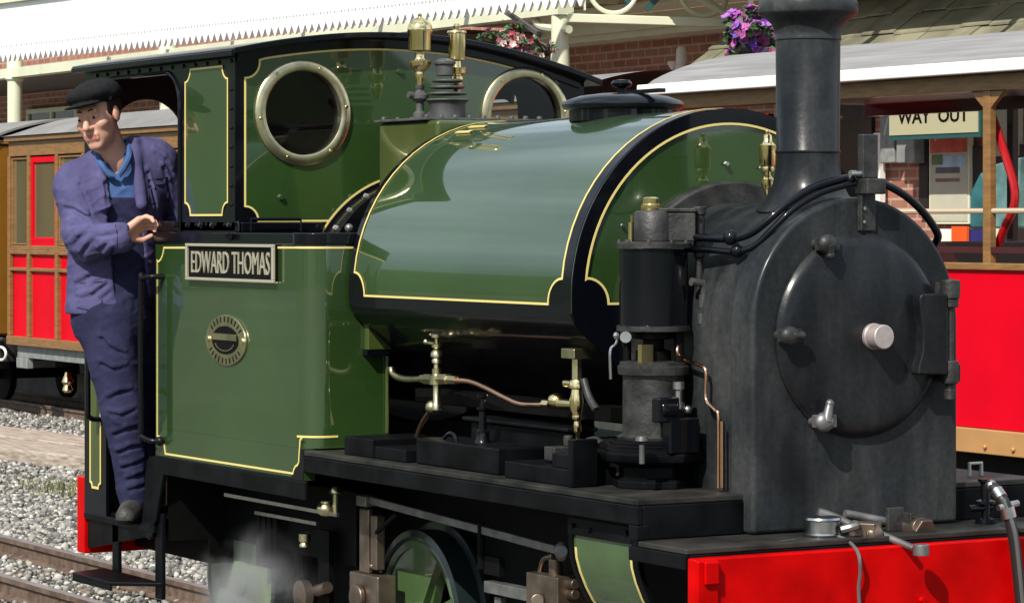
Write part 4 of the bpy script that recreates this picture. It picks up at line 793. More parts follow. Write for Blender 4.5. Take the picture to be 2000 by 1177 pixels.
# ---- side tank / bunker sheet with nameplate
SX, SR = -2.045, .085
so_ = [(-3.28, -.40), (-3.28, YS), (SX-SR, YS)]+arc(SX-SR, YS+SR, SR, 270, 360, 10)+[(SX, -.40)]
b = MB(); b.prism(so_, lambda x, y, t: (x, y, t), .861, 1.525); b.prism([(-3.28, -.66), (-3.28, YS), (-2.068, YS), (-2.068, -.66)], lambda x, y, t: (x, y, t), .756, .8605); st = b.build('side_tank', M['green'], loco, smooth=40)
b = MB(); b.prism([(x, -y) for x, y in so_], lambda x, y, t: (x, y, t), .861, 1.525); b.build('far_side_tank', M['green'], loco, smooth=40)
so2 = [(-3.285, -.40), (-3.285, YS-.008), (SX-SR, YS-.008)]+arc(SX-SR, YS+SR, SR+.008, 270, 360, 10)+[(SX+.008, -.40)]
b = MB(); b.prism(so2, lambda x, y, t: (x, y, t), 1.5255, 1.566); b.prism([(-3.285, -.70), (-3.285, -.690), (-2.58, -.690), (-2.58, -.70)], lambda x, y, t: (x, y, t), 1.566, 1.605); b.box(-3.285, SX, .45, .708, 1.5255, 1.566); b.box(-2.6, -2.585, -.685, -.37, 1.566, 1.60); b.build('tank_top', M['black'], st, bevel=.006)
b = MB(); b.bolts([atY(x, 440, -.712) for x in (345, 369, 394, 417, 450)], .011, (0, -1, .3), .012, 8); b.cyl(atY(447, 462, -.71), atY(447, 462, -.725), .012, n=10); b.tube([(-2.56, -.66, 1.57), (-2.56, -.66, 1.61), (-2.56, -.47, 1.61), (-2.56, -.47, 1.57)], .006, 8); b.build('tank_top_bolt', M['black'], st)
lp = [(-2.075, .899), (-2.094, .888), (-2.104, .815), (-2.112, .806), (-2.128, .800), (-2.141, .788), (-2.147, .775)]+[(-3.19, .771)]+[(-3.262+.07*math.cos(RAD(a)), .771+.06*math.sin(RAD(a))) for a in range(10, 91, 16)]+[(-3.262, 1.46)]+[(-3.262+.06*math.cos(RAD(a)), 1.517+.06*math.sin(RAD(a))) for a in range(-88, 1, 16)]+[(SX-SR, 1.517)]
b = MB(); b.strip(lp, .0068, lambda x, z, t: fs(x, z, .001+t), closed=False)
cm = lambda s, z, t: ((SX-SR+(SR+.001+t)*math.sin(s/SR), YS+SR-(SR+.001+t)*math.cos(s/SR), z) if s < SR*math.pi/2 else (SX+.001+t, YS+SR+s-SR*math.pi/2, z))
b.strip([(s, 1.517) for s in np.linspace(0, .35, 24)], .0068, cm, closed=False); b.strip([(s, .899+.0) for s in np.linspace(.012, .16, 14)], .0068, cm, closed=False); b.build('side_tank_lining', M['line'], st)
b = MB(); b.prism([(-3.28, .7565), (-3.28, .761), (-2.16, .763), (-2.135, .79), (-2.112, .797), (-2.098, .81), (-2.094, .8595), (-2.068, .8595), (-2.068, .7565)], fs, .0003, .0022); b.build('side_tank_border', M['black'], st, smooth=0)
b = MB(); b.box(SX+.0005, SX+.03, -.492, -.40, 1.18, 1.31); b.build('tank_bracket', M['olive'], st, bevel=.004)
b = MB(); b.box(SX+.0005, SX+.036, -.498, -.395, 1.164, 1.1795); b.build('bracket_foot', M['black'], st)
b = MB(); b.tube([atX(756, 695, SX+.008), atX(756, 845, SX+.008)], .006, 8); b.build('tank_pipe', M['olive'], st)
# nameplate and works plate
b = MB(); b.box(-2.968, -2.262, -.712, -.7012, 1.402, 1.522); npl = b.build('nameplate', M['ink'], loco, bevel=.002)
b = MB(); y0, y1 = -.722, -.7122
for bx in ((-2.972, -2.258, 1.516, 1.526), (-2.972, -2.258, 1.398, 1.408), (-2.972, -2.957, 1.4082, 1.5158), (-2.273, -2.258, 1.4082, 1.5158)): b.box(bx[0], bx[1], y0, y1, bx[2], bx[3])
b.box(-2.970, -2.260, -.7122, -.7005, 1.396, 1.402); b.build('nameplate_border', M['letter'], npl, bevel=.002)
text('EDWARD THOMAS', 'nameplate_lettering', M['letter'], npl, (-2.615, -.7122, 1.462), .635, .076, (1, 0, 0), (0, 0, 1), .004, -.004)
oc = atY(444, 664, YS); ow = (atY(486, 664, YS).x-atY(402, 664, YS).x)/2*.92; oh = .087
ell = lambda k, n=56: [(oc.x+ow*k*math.cos(2*math.pi*i/n), oc.z+oh*k*math.sin(2*math.pi*i/n)) for i in range(n)]
b = MB(); b.prism(ell(1), fs, .0005, .008); wp = b.build('works_plate', M['dbrass'], loco, bevel=.002)
b = MB(); b.prism([(oc.x+(p-oc.x)*.66, oc.z+(z-oc.z)*.56) for p, z in ell(1)], fs, .0082, .0095); 
for a in list(range(28, 153, 13))+list(range(208, 333, 13)):  # worn, unreadable raised characters round the rim, shown as dark recesses between them
    ca, sa = math.cos(RAD(a)), math.sin(RAD(a)); b.obox((oc.x+ow*.83*ca, YS-.0088, oc.z+oh*.83*sa), (ca, 0, sa), (sa, 0, -ca), (0, 1, 0), .010, .0022, .0008)
b.build('plate_recess', M['ink'], wp)
b = MB(); b.prism([(oc.x-ow*.60, oc.z+.0), (oc.x+ow*.60, oc.z+.0), (oc.x+ow*.58, oc.z+.022), (oc.x-ow*.58, oc.z+.022)], fs, .0097, .0125); b.strip(arc(0, 0, 1, 200, 340, 14), .09, lambda p, q, t: (oc.x+p*ow*.5, YS-.0097-t, oc.z+q*oh*.42), .002, closed=False); b.cyl((oc.x-ow*.86, YS-.008, oc.z), (oc.x-ow*.86, YS-.014, oc.z), .012); b.cyl((oc.x+ow*.86, YS-.008, oc.z), (oc.x+ow*.86, YS-.014, oc.z), .012); b.build('plate_band', M['dbrass'], wp)
# handrails by the doorway
hx = atY(276, 700, -.755).x
b = MB(); b.tube([(hx+.075, -.70, 1.405), (hx+.06, -.74, 1.405), (hx+.02, -.757, 1.40), (hx, -.757, 1.36), (hx, -.757, .86), (hx+.01, -.755, .83), (hx+.05, -.735, .815), (hx+.07, -.70, .815)], .0105, 10, 6); b.sph((hx+.07, -.712, .815), .018, 10); b.build('cab_handrail', M['black'], loco)
hx2 = atY(172, 700, -.755).x
b = MB(); b.tube([(hx2, -.70, 1.47), (hx2, -.75, 1.46), (hx2, -.755, 1.40), (hx2, -.755, .93), (hx2, -.75, .87), (hx2, -.70, .86)], .0105, 10, 5); b.build('cab_handrail', M['black'], loco)

# ---- air pump on the running plate
PX, PY = -.372, -.437
b = MB(); b.lathe((PX, PY, .8555), (0, 0, 1), [(.12, 0), (.12, .02), (.10, .03), (.10, .06), (.155, .075), (.158, .085), (.158, .098), (.15, .102), (.15, .11), (.13, .118), (.13, .13), (.1, .135)], 8, cap=True); ap = b.build('air_pump', M['frame'], loco, smooth=20, bevel=.003)
b = MB(); b.lathe((PX, PY, .985), (0, 0, 1), [(.10, 0), (.105, .012), (.088, .02), (.087, .185), (.1, .187), (.102, .2), (.102, .21), (.096, .213), (.096, .222), (.06, .225)], 40); b.build('lower_cylinder', M['iron'], ap)
b = MB(); b.lathe((PX, PY, 1.208), (0, 0, 1), [(.05, 0), (.05, .03), (.03, .035), (.03, .06), (.06, .065), (.06, .09)], 20); b.cyl((PX-.06, PY-.05, 1.21), (PX-.06, PY-.05, 1.3), .012); b.cyl((PX+.07, PY+.04, 1.21), (PX+.07, PY+.04, 1.3), .014); b.build('piston_gland', M['under'], ap)
b = MB(); b.lathe((PX, PY, 1.296), (0, 0, 1), [(.06, 0), (.103, .002), (.103, .014), (.0975, .016), (.0975, .228), (.06, .229)], 48); uc = b.build('upper_cylinder', M['black'], ap, smooth=40)
b = MB(); b.lathe((PX, PY, 1.526), (0, 0, 1), [(.06, 0), (.108, .001), (.108, .014), (.10, .018), (.055, .02)], 40); b.lathe((PX, PY, 1.2945), (0, 0, 1), [(.05, 0), (.1045, .0), (.1045, .0145), (.0985, .0155)], 40, cap=False); b.bolts([(PX+.096*math.cos(RAD(a)), PY+.096*math.sin(RAD(a)), 1.543) for a in range(0, 360, 40)], .008, (0, 0, 1)); b.build('cylinder_flange', M['iron'], uc)
b = MB(); b.lathe((PX+.0, PY+.0, 1.545), (0, 0, 1), [(.056, 0), (.056, .08), (.05, .088), (.02, .09)], 28); b.obox((PX+.03, PY+.06, 1.587), (.5, .866, 0), (-.866, .5, 0), (0, 0, 1), .05, .042, .04); b.obox((PX+.03, PY+.06, 1.634), (.5, .866, 0), (-.866, .5, 0), (0, 0, 1), .054, .046, .006); vp = Vector((PX+.06, PY+.115, 0)); b.cyl((vp.x, vp.y, 1.50), (vp.x, vp.y, 1.64), .016, n=16); b.cyl((vp.x, vp.y, 1.36), (vp.x, vp.y, 1.50), .011, n=12); b.cyl((vp.x, vp.y, 1.62), (vp.x, vp.y, 1.645), .02, n=16); b.build('valve_chest', M['iron'], ap, bevel=.004)
b = MB(); b.lathe((PX-.005, PY-.005, 1.633), (0, 0, 1), [(.028, 0), (.031, .006), (.031, .016), (.025, .019), (.026, .034), (.02, .038), (.0005, .04)], 12); b.cyl((PX-.07, PY-.03, 1.545), (PX-.07, PY-.03, 1.60), .010, n=10); b.cyl((PX-.065, PY-.03, 1.6), (PX-.065, PY-.03, 1.62), .006, n=8); c = atX(1257, 697, PX+.04); b.box(c.x-.0, c.x+.02, c.y-.019, c.y+.019, 1.206, 1.258); b.build('brass_cap', M['brass'], ap)
b = MB(); q = lambda x, y: atX(x, y, -.28); b.tube([q(1350, 550), q(1372, 553), q(1376, 575), q(1374, 620)], .012, 10); b.cyl(q(1375, 575), q(1375, 600), .014); b.cyl(q(1374, 612), q(1374, 632), .017); b.cyl(q(1373, 632), q(1373, 655), .009); b.cyl(q(1372, 655), q(1400, 660), .008); b.build('drain_fitting', M['drab'], ap)
b = MB(); q = lambda x, y: atX(x, y, -.26); b.lathe((q(1325, 700).x, q(1325, 760).y, 1.08), (0, 0, 1), [(.016, 0), (.018, .015), (.01, .02), (.01, .05), (.017, .055), (.017, .075)], 14); b.sph(q(1342, 800), .014, 10); b.cyl(q(1325, 795), q(1342, 800), .009); b.build('pump_lubricator', M['steel'], ap)
b = MB(); q = lambda x, y: atX(x, y, -.24); b.obox(q(1300, 800), (1, 0, 0), (0, 1, 0), (0, 0, 1), .02, .035, .035); b.cyl(q(1285, 800), q(1318, 800), .028, n=18); b.obox(q(1330, 850), (1, 0, 0), (0, 1, 0), (0, 0, 1), .02, .05, .05); b.build('pump_valve', M['black'], ap, bevel=.006)
b = MB(); q = lambda x, p: atY(x, p, -.372); b.tube([atX(1323, 672, -.30), atX(1324, 690, -.29), q(1337, 703), q(1360, 710), q(1376, 718), q(1379, 735), q(1378, 770), q(1382, 785), q(1398, 803), q(1403, 818), q(1403, 952)], .0055, 10, 6); b.tube([q(1410, 822), q(1410, 952)], .005, 8); b.build('copper_drain_pipe', M['copper'], ap)
b = MB(); b.tube([atX(1207, 655, -.42), atX(1203, 672, -.42), atX(1192, 685, -.42), atX(1193, 740, -.42)], .0045, 8, 4); b.cyl(atX(1222, 658, -.38), atX(1222, 658, -.35), .016, n=16); b.sph(atX(1205, 655, -.42), .012, 8); b.build('pump_lever', M['steel'], ap)
b = MB(); b.bolts([atX(1254, 860, -.215)], .02, (0, 0, 1), .012, 12); b.cyl(atX(1254, 868, -.215), atX(1254, 905, -.215), .008); b.build('base_bolt', M['drab'], ap)

# ---- boxes, lubricators and pipework on the running plate
b = MB(); b.box(-1.86, -1.66, -.66, -.42, .8555, .915); b.box(-1.66, -1.45, -.655, -.40, .8555, .895); b.build('oil_tray', M['frame'], loco, bevel=.004)
x0, x1 = atY(812, 880, -.64).x, atY(972, 890, -.64).x
b = MB(); b.box(x0, x1, -.64, -.48, .8555, .935); b.box(x0+.06, x1+.14, -.479, -.40, .8555, .985); b.box(x0+.04, x1+.16, -.50, -.39, .9855, 1.0); tbx = b.build('toolbox', M['frame'], loco, bevel=.006)
b = MB(); c = atY(943, 870, -.56); b.lathe((c.x, c.y, 0), (0, 0, 1), [(.026, .935), (.02, .945), (.02, .97), (.012, .975), (.011, 1.03), (.018, 1.035), (.019, 1.042), (.008, 1.046), (.007, 1.068), (.016, 1.072), (.017, 1.08), (.004, 1.084)], 16); b.tube([atY(868, 855, -.60), atY(880, 845, -.60), atY(890, 855, -.60), atY(890, 875, -.60)], .006, 8, 4); b.build('lid_handle', M['black'], tbx)
x0, x1 = atY(985, 890, -.66).x, atY(1110, 915, -.66).x
b = MB(); b.box(x0, x1, -.66, -.50, .8555, .905); b.box(x1-.10, x1, -.655, -.52, .905, .945); b.box(x1+.003, x1+.03, -.665, -.58, .8555, .99); b.build('tool_tray', M['frame'], loco, bevel=.004)
b = MB(); q = lambda x, y: atY(x, y, -.56); b.obox(q(1090, 885), (1, 0, 0), (0, 1, 0), (0, 0, 1), .03, .03, .02); b.tube([q(1140, 740), q(1150, 775), q(1165, 800)], .012, 8, 3); b.tube([q(1135, 870), q(1160, 860), q(1175, 868)], .014, 8, 3); b.cyl(q(1110, 870), q(1110, 850), .014); b.build('lubricator_gear', M['iron'], loco, bevel=.003)
b = MB(); y = -.47; q = lambda x, p: atY(x, p, y); c = q(853, 740)
def vl(b, x, pr): 
    o = q(x, 740); b.lathe((o.x, o.y, 0), (0, 0, 1), [(r, q(x, p).z) for r, p in pr][::-1], 16)
vl(b, 853, [(.004, 648), (.018, 652), (.018, 658), (.006, 661), (.006, 668), (.016, 672), (.016, 678), (.008, 681), (.016, 685), (.02, 690), (.02, 696), (.012, 699), (.016, 702), (.016, 708), (.009, 711), (.01, 718), (.015, 720), (.015, 730), (.024, 732), (.024, 750), (.012, 752), (.012, 785), (.016, 788), (.016, 800), (.004, 803)])
b.cyl(q(832, 740), q(876, 740), .018, n=6); b.cyl(q(876, 741), q(892, 742), .014, n=6); b.cyl(q(824, 739), q(832, 740), .014, n=6); b.sph(q(845, 795), .024, 12); b.cyl(q(832, 668), q(853, 672), .006); b.sph(q(832, 667), .010, 8); inj = b.build('injector_valve', M['dbrass'], loco, smooth=50)
b = MB(); b.tube([q(826, 739), q(795, 740), q(775, 735), q(766, 727), q(764, 717)], .0105, 10, 5); b.build('feed_pipe', M['dbrass'], inj)
b = MB(); b.tube([q(890, 742), q(920, 745), q(950, 757), q(985, 775), q(1020, 789), q(1065, 790)], .0095, 10, 6); b.tube([q(838, 805), q(822, 830), q(812, 860), q(808, 885)], .0075, 8, 5); b.build('copper_pipe', M['copper'], inj)
b = MB()
vl(b, 1128, [(.008, 682), (.009, 740), (.022, 742), (.026, 748), (.026, 757), (.018, 760), (.020, 768), (.024, 785), (.022, 800), (.015, 808), (.017, 812), (.017, 818), (.010, 822), (.012, 828), (.013, 842), (.006, 848), (.006, 862)])
b.cyl(q(1062, 789), q(1075, 790), .014, n=6); b.sph(q(1087, 782), .028, 12, (1, 1, .9)); b.cyl(q(1095, 788), q(1128, 790), .018, .014, 12); b.cyl(q(1105, 748), q(1128, 750), .012); b.build('clack_valve', M['brass'], loco, smooth=50)
b = MB(); c = q(1128, 690); b.box(c.x-.045, c.x+.03, c.y-.03, c.y+.03, q(1128, 700).z, q(1128, 680).z); b.cyl((c.x-.003, c.y, q(1128, 742).z), (c.x-.003, c.y, q(1128, 700).z), .017, n=6); b.build('valve_bracket', M['dbrass'], loco, bevel=.003)
b = MB(); b.box(-1.86, -.66, -.40, -.30, 1.02, 1.06); b.build('boiler_step', M['under'], loco)

# ---- wheels and motion
def wheel(x, m, name='driving_wheel'):
    c = (x, -.36, .31); b = MB(); b.lathe(c, (0, -1, 0), [(.262, -.05), (.285, -.05), (.292, .0), (.292, .05), (.270, .055), (.262, .05), (.262, -.05)], 64, cap=False); b.lathe((x, -.31, .31), (0, -1, 0), [(.25, 0), (.315, 0), (.315, .015), (.29, .02)], 64, cap=False); w = b.build(name, M['tyre'], loco)
    b = MB(); b.lathe(c, (0, -1, 0), [(.235, -.02), (.264, -.02), (.264, .045), (.255, .05), (.235, .045), (.235, -.02)], 64, cap=False); b.lathe(c, (0, -1, 0), [(.06, -.04), (.06, .06), (.03, .065)], 24)
    for k in range(8):
        a = RAD(k*45+22); d = Vector((math.cos(a), 0, math.sin(a))); b.beam(Vector(c)+d*.05, Vector(c)+d*.25, .034, .03, (0, 1, 0))
    b.prism([(.245*math.cos(RAD(a)), .245*math.sin(RAD(a))) for a in range(60, 181, 8)]+[(.0, .02)], lambda p, q, t: (x+p, -.37-t, .31+q), 0, .03) if m is M['wheel'] else b.lathe(c, (0, -1, 0), [(.0005, .03), (.24, .03), (.24, .045)], 48)
    b.build('wheel_centre', m, w, smooth=35); return w
wheel(-1.83, M['wheel']); wheel(-3.18, M['wheel_hazed'])
for x in (-1.83, -3.18):
    b = MB(); b.lathe((x, .36, .31), (0, 1, 0), [(.05, -.72), (.05, -.05), (.285, -.05), (.292, .05), (.06, .06)], 48); b.build('far_wheel', M['tyre'], loco)
q = lambda x, p, y=-.50: atY(x, p, y)
b = MB(); b.beam(q(720, 975), q(1098, 1076), .012, .026); b.sph(q(1097, 1076), .03, 14, (1, .6, 1)); b.cyl(q(1097, 1076, -.53), q(1097, 1076, -.47), .02); b.obox(q(715, 977), (1, 0, 0), (0, 1, 0), (0, 0, 1), .035, .02, .018); b.build('reach_rod', M['grime'], loco, bevel=.004)
b = MB(); b.box(q(706, 0).x, q(724, 0).x, -.51, -.49, q(715, 1118).z, q(715, 992).z); b.box(q(724, 0).x+.004, q(737, 0).x, -.505, -.47, q(730, 1112).z, q(730, 1005).z); b.box(q(692, 0).x, q(748, 0).x, -.52, -.45, .33, q(715, 1118).z); b.lathe(q(703, 1165, -.52), (0, -1, 0), [(.045, 0), (.045, .02), (.02, .025)], 20); b.cyl(q(727, 1110), q(727, 1100), .012); b.build('crosshead_link', M['oilsteel'], loco, bevel=.006)
b = MB(); b.box(q(950, 0).x, q(1052, 0).x, -.51, -.47, q(1000, 1166).z, q(1000, 1143).z); b.build('slide_bar', M['grime'], loco, bevel=.003)
b = MB(); b.box(q(960, 0).x, q(972, 0).x, -.49, -.47, .3, q(965, 1166).z); b.build('slide_bar_hanger', M['grime'], loco)
b = MB(); b.box(q(1050, 0).x, q(1112, 0).x, -.54, -.42, .35, q(1080, 1120).z); b.cyl(q(1085, 1090), q(1085, 1125), .02, n=14); b.cyl(q(1105, 1140), q(1125, 1140), .015); b.cyl(q(1105, 1160), q(1125, 1160), .015); b.cyl(q(1050, 1172), q(1050, 1172, -.56), .02); b.tube([q(1055, 1115), q(1062, 1092), q(1080, 1085)], .009, 8, 3); b.build('cylinder_end', M['oilsteel'], loco, bevel=.008)
b = MB()
for x in (488, 499, 510, 521): b.box(q(x, 0).x-.014, q(x, 0).x+.014, -.47, -.455-.0006*x+.3, q(500, 1108).z, q(500, 1000).z)
b.build('spring_hanger', M['under'], loco)
b = MB(); b.tube([q(940, 1020), q(940, 1110)], .012, 8); b.box(q(945, 0).x, q(975, 0).x, -.5, -.48, q(950, 1120).z, q(950, 1085).z); b.beam(q(735, 1040), q(775, 1003), .01, .012); b.box(q(610, 0).x, q(632, 0).x, -.48, -.46, .3, q(620, 1035).z); b.build('motion_bracket', M['under'], loco)
b = MB(); b.lathe(q(655, 950, -.60), (0, 0, -1), [(.012, 0), (.02, .012), (.02, .02), (.008, .025), (.008, .09)], 12); b.sph(q(637, 993, -.60), .032, 14, (1, 1, .8)); b.cyl(q(637, 978, -.60), q(637, 985, -.60), .018); b.lathe(q(595, 1038, -.55), (0, 0, -1), [(.008, 0), (.02, .006), (.02, .03), (.014, .036), (.018, .042), (.018, .05)], 14); b.build('oil_cup', M['dbrass'], loco)
b = MB(); b.lathe(q(600, 1160, -.5), (0, -1, 0), [(.0005, .0), (.05, 0), (.05, .03), (.03, .035)], 20); b.cyl(q(620, 1152), q(640, 1146), .02); b.build('axle_fitting', M['oilsteel'], loco)
b = MB(); b.beam(atY(440, 965, -.6), atY(660, 1005, -.6), .01, .012); b.beam(atY(500, 1000, -.5), atY(620, 1022, -.5), .012, .012); b.build('brake_rod', M['steel'], loco)
# cylinder cover, a curved green sheet under the running plate
ca, cb_ = atY(1114, 1050, -.655).x, atY(1238, 1050, -.655).x
secc = [(-.655, .77), (-.655, .69), (-.652, .66), (-.64, .62), (-.62, .575), (-.60, .54), (-.57, .50), (-.53, .46), (-.48, .43)]
b = MB(); b.prism(secc+[(y+.012, z) for y, z in secc[::-1]], lambda y, z, t: (t, y, z), ca+.02, cb_-.004); cc = b.build('cylinder_cover', M['wheel'], loco, smooth=60)
b = MB(); b.box(ca, cb_, -.664, -.6555, .725, .772); b.prism([(y-.006, z) for y, z in secc]+[(y+.01, z) for y, z in secc[::-1]], lambda y, z, t: (t, y, z), ca, ca+.0195); b.prism([(y-.006, z) for y, z in secc]+[(y+.01, z) for y, z in secc[::-1]], lambda y, z, t: (t, y, z), cb_, cb_+.03); b.bolts([(ca+.03, -.664, .75), (ca+.12, -.664, .745), (cb_-.02, -.664, .755)], .008, (0, -1, 0)); b.build('cover_frame', M['frame'], cc)
b = MB()
for x in (ca+.03, cb_-.014): b.prism([(y-.0015, z) for y, z in secc if z < .72]+[(y-.0002, z) for y, z in secc[::-1] if z < .72], lambda y, z, t: (t, y, z), x-.005, x+.005)
b.build('cover_lining', M['line'], cc)

# ---- things on the front deck
q = lambda x, p, X=.12: atX(x, p, X)
b = MB(); b.tube([q(1598, 1000, .05), q(1615, 1004, .06), q(1640, 1014, .08), (q(1662, 1026, .1))], .013, 10, 5); b.tube([q(1650, 1003, .05), q(1680, 1008, .06), q(1715, 1015, .08), q(1740, 1020, .08)], .013, 10, 5); cg = b.build('coupling', M['grime'], loco)
b = MB(); c = q(1690, 1040, .14); b.obox(c, (.8, .5, 0), (-.5, .8, 0), (0, 0, 1), .04, .03, .03); b.sph(c+Vector((.02, .01, .0)), .03, 10); c2 = q(1800, 1032, .15); b.cyl(q(1768, 1025, .08), c2, .032, n=16); b.cyl(c2, c2+Vector((.02, 0, -.005)), .036, n=6); b.build('coupling_block', M['oilsteel'], cg, bevel=.004)
b = MB(); c = q(1750, 1020, .10); b.box(.09, .105, c.y-.03, c.y+.025, .745, q(1750, 990, .10).z); b.box(.09, .14, c.y+.02, c.y+.03, .745, q(1750, 1000, .10).z); b.build('coupling_bracket', M['iron'], cg, bevel=.003)
e = q(1799, 1074, .30)
b = MB(); b.tube([q(1712, 1040, .14), q(1785, 1070, .27)], [.012, .009], 10); b.cyl(e-Vector((0, 0, .014)), e+Vector((0, 0, .016)), .022, n=20); b.build('coupling_lever', M['grime'], cg, bevel=.002)
tin = thing('oil_tin', 'small round shiny metal tin on the black front deck', 'tin', (.10, atX(1605, 1055, .10).y, .745))
b = MB(); c = ORG[tin]; b.lathe(c, (0, 0, 1), [(.0005, 0.001), (.052, .001), (.054, .006), (.05, .01), (.05, .042), (.054, .046), (.052, .052), (.03, .056), (.0005, .056)], 32); b.build('tin_body', mat('bright_tinplate', (.5, .5, .5), .22, metal=1, var=.3, vscale=20), tin)
b = MB(); b.tube([c+Vector((.05, .03, .02)), c+Vector((.07, .06, .03)), c+Vector((.03, .09, .03))], .012, 8, 4); b.build('tin_spout', M['grime'], tin)
cb = [atX(1632, 1045, .14), atX(1655, 1055, .18), atX(1672, 1072, .235), atX(1679, 1092, .262), atX(1680, 1120, .258), atX(1677, 1150, .25), atX(1680, 1200, .25)]
b = MB(); b.tube(cb, .005, 8, 6); o = b.build('cable', M['tape']); setp(o, 'thin grey cable hanging over the red buffer beam', 'cable')
b = MB(); b.tube([atX(1600, 1060, .1), atX(1560, 1056, .13), atX(1520, 1060, .15), atX(1540, 1063, .16)], .006, 8, 5); o = b.build('rope_end', M['tape']); setp(o, 'short pale cord lying on the front deck beside the tin', 'cord')
# brake hose on the far end of the beam
h = [atX(x, y, X) for x, y, X in ((1936, 948, .20), (1946, 957, .22), (1956, 972, .24), (1966, 990, .255), (1976, 1030, .262), (1985, 1090, .262), (1992, 1160, .26), (1998, 1230, .25))]
b = MB(); b.tube(h, .016, 12, 6); vh = b.build('brake_hose', M['rub'], loco)
b = MB(); b.sph(h[0], .018, 10); b.tube([h[1], h[2]], .019, 10); b.cyl(h[3]-Vector((0, .03, 0)), h[3]+Vector((0, .04, .01)), .009); b.cyl(h[3], h[3]+(h[4]-h[3]).normalized()*.03, .021); b.build('hose_clip', M['steel'], vh)
b = MB(); b.tube([h[2]+Vector((.016, -.006, .0)), h[4]+Vector((.016, -.006, 0)), h[5]+Vector((.016, -.006, 0)), h[7]+Vector((.016, -.006, 0))], .006, 8, 6); b.build('hose_highlight', M['tape'], vh)  # grey strip laid along the hose in place of its highlight
c = atX(1925, 1000, .06)
b = MB(); b.lathe((c.x, c.y, 0), (0, 0, 1), [(.03, .746), (.03, .76), (.012, .765), (.012, .80), (.03, .803), (.03, .81), (.014, .815), (.014, .86), (.022, .865), (.022, .872)], 18); b.cyl((c.x, c.y-.06, .79), (c.x, c.y+.02, .79), .01); b.build('sand_valve', M['black'], loco)
c = atX(1905, 912, -.2); b = MB(); b.tube([c+Vector((0, -.022, -.03)), c+Vector((0, -.022, .012)), c+Vector((0, .022, .012)), c+Vector((0, .022, -.03))], .006, 8); b.build('plate_handle', M['cream'], loco)
# =================================================================== THE DRIVER
M['skin'] = mat('skin', (.60, .315, .225), .5, var=.06, vscale=20, spec=.4)
M['lip'] = mat('lips', (.36, .13, .11), .5)
M['jacket'] = mat('blue_work_jacket', (.058, .053, .130), .85, col2=(.086, .080, .180), vscale=9, bump=.2, bscale=70, coord='Object', spec=.2)
M['overall'] = mat('navy_overalls', (.015, .0155, .045), .85, col2=(.030, .029, .075), vscale=8, bump=.2, bscale=70, spec=.2)
M['shirt'] = mat('blue_shirt', (.035, .085, .22), .8, var=.15, vscale=20, bump=.3, bscale=30)
M['cap'] = mat('charcoal_flat_cap', (.011, .011, .012), .9, spec=.15, var=.25, vscale=60, bump=.3, bscale=160)
M['hair'] = mat('dark_brown_hair', (.018, .012, .009), .6)
M['boot'] = mat('dusty_black_boot', (.016, .0155, .015), .6, col2=(.055, .052, .046), vscale=22, bump=.3, bscale=60)
PD = (-.73-CAMY)/_ray(235)[1]; PS = PD/FPX                     # depth and metres per photo pixel at the driver
_d = _ray(235); _c = Vector((_d[0], _d[1], 0)).normalized(); PV = -_c; PU = Vector((-PV.y, PV.x, 0)); 
PO = Vector((CAMX+PD*_d[0], CAMY+PD*_d[1], 0))
def Lp(px, py, v=0.): return np.array([(px-235)*PS, v, CAMZ+(HYP-py)*PS])
def toworld(a): return a[:, :1]*np.array(PU)+a[:, 1:2]*np.array(PV)+a[:, 2:]*np.array((0, 0, 1))+np.array(PO)
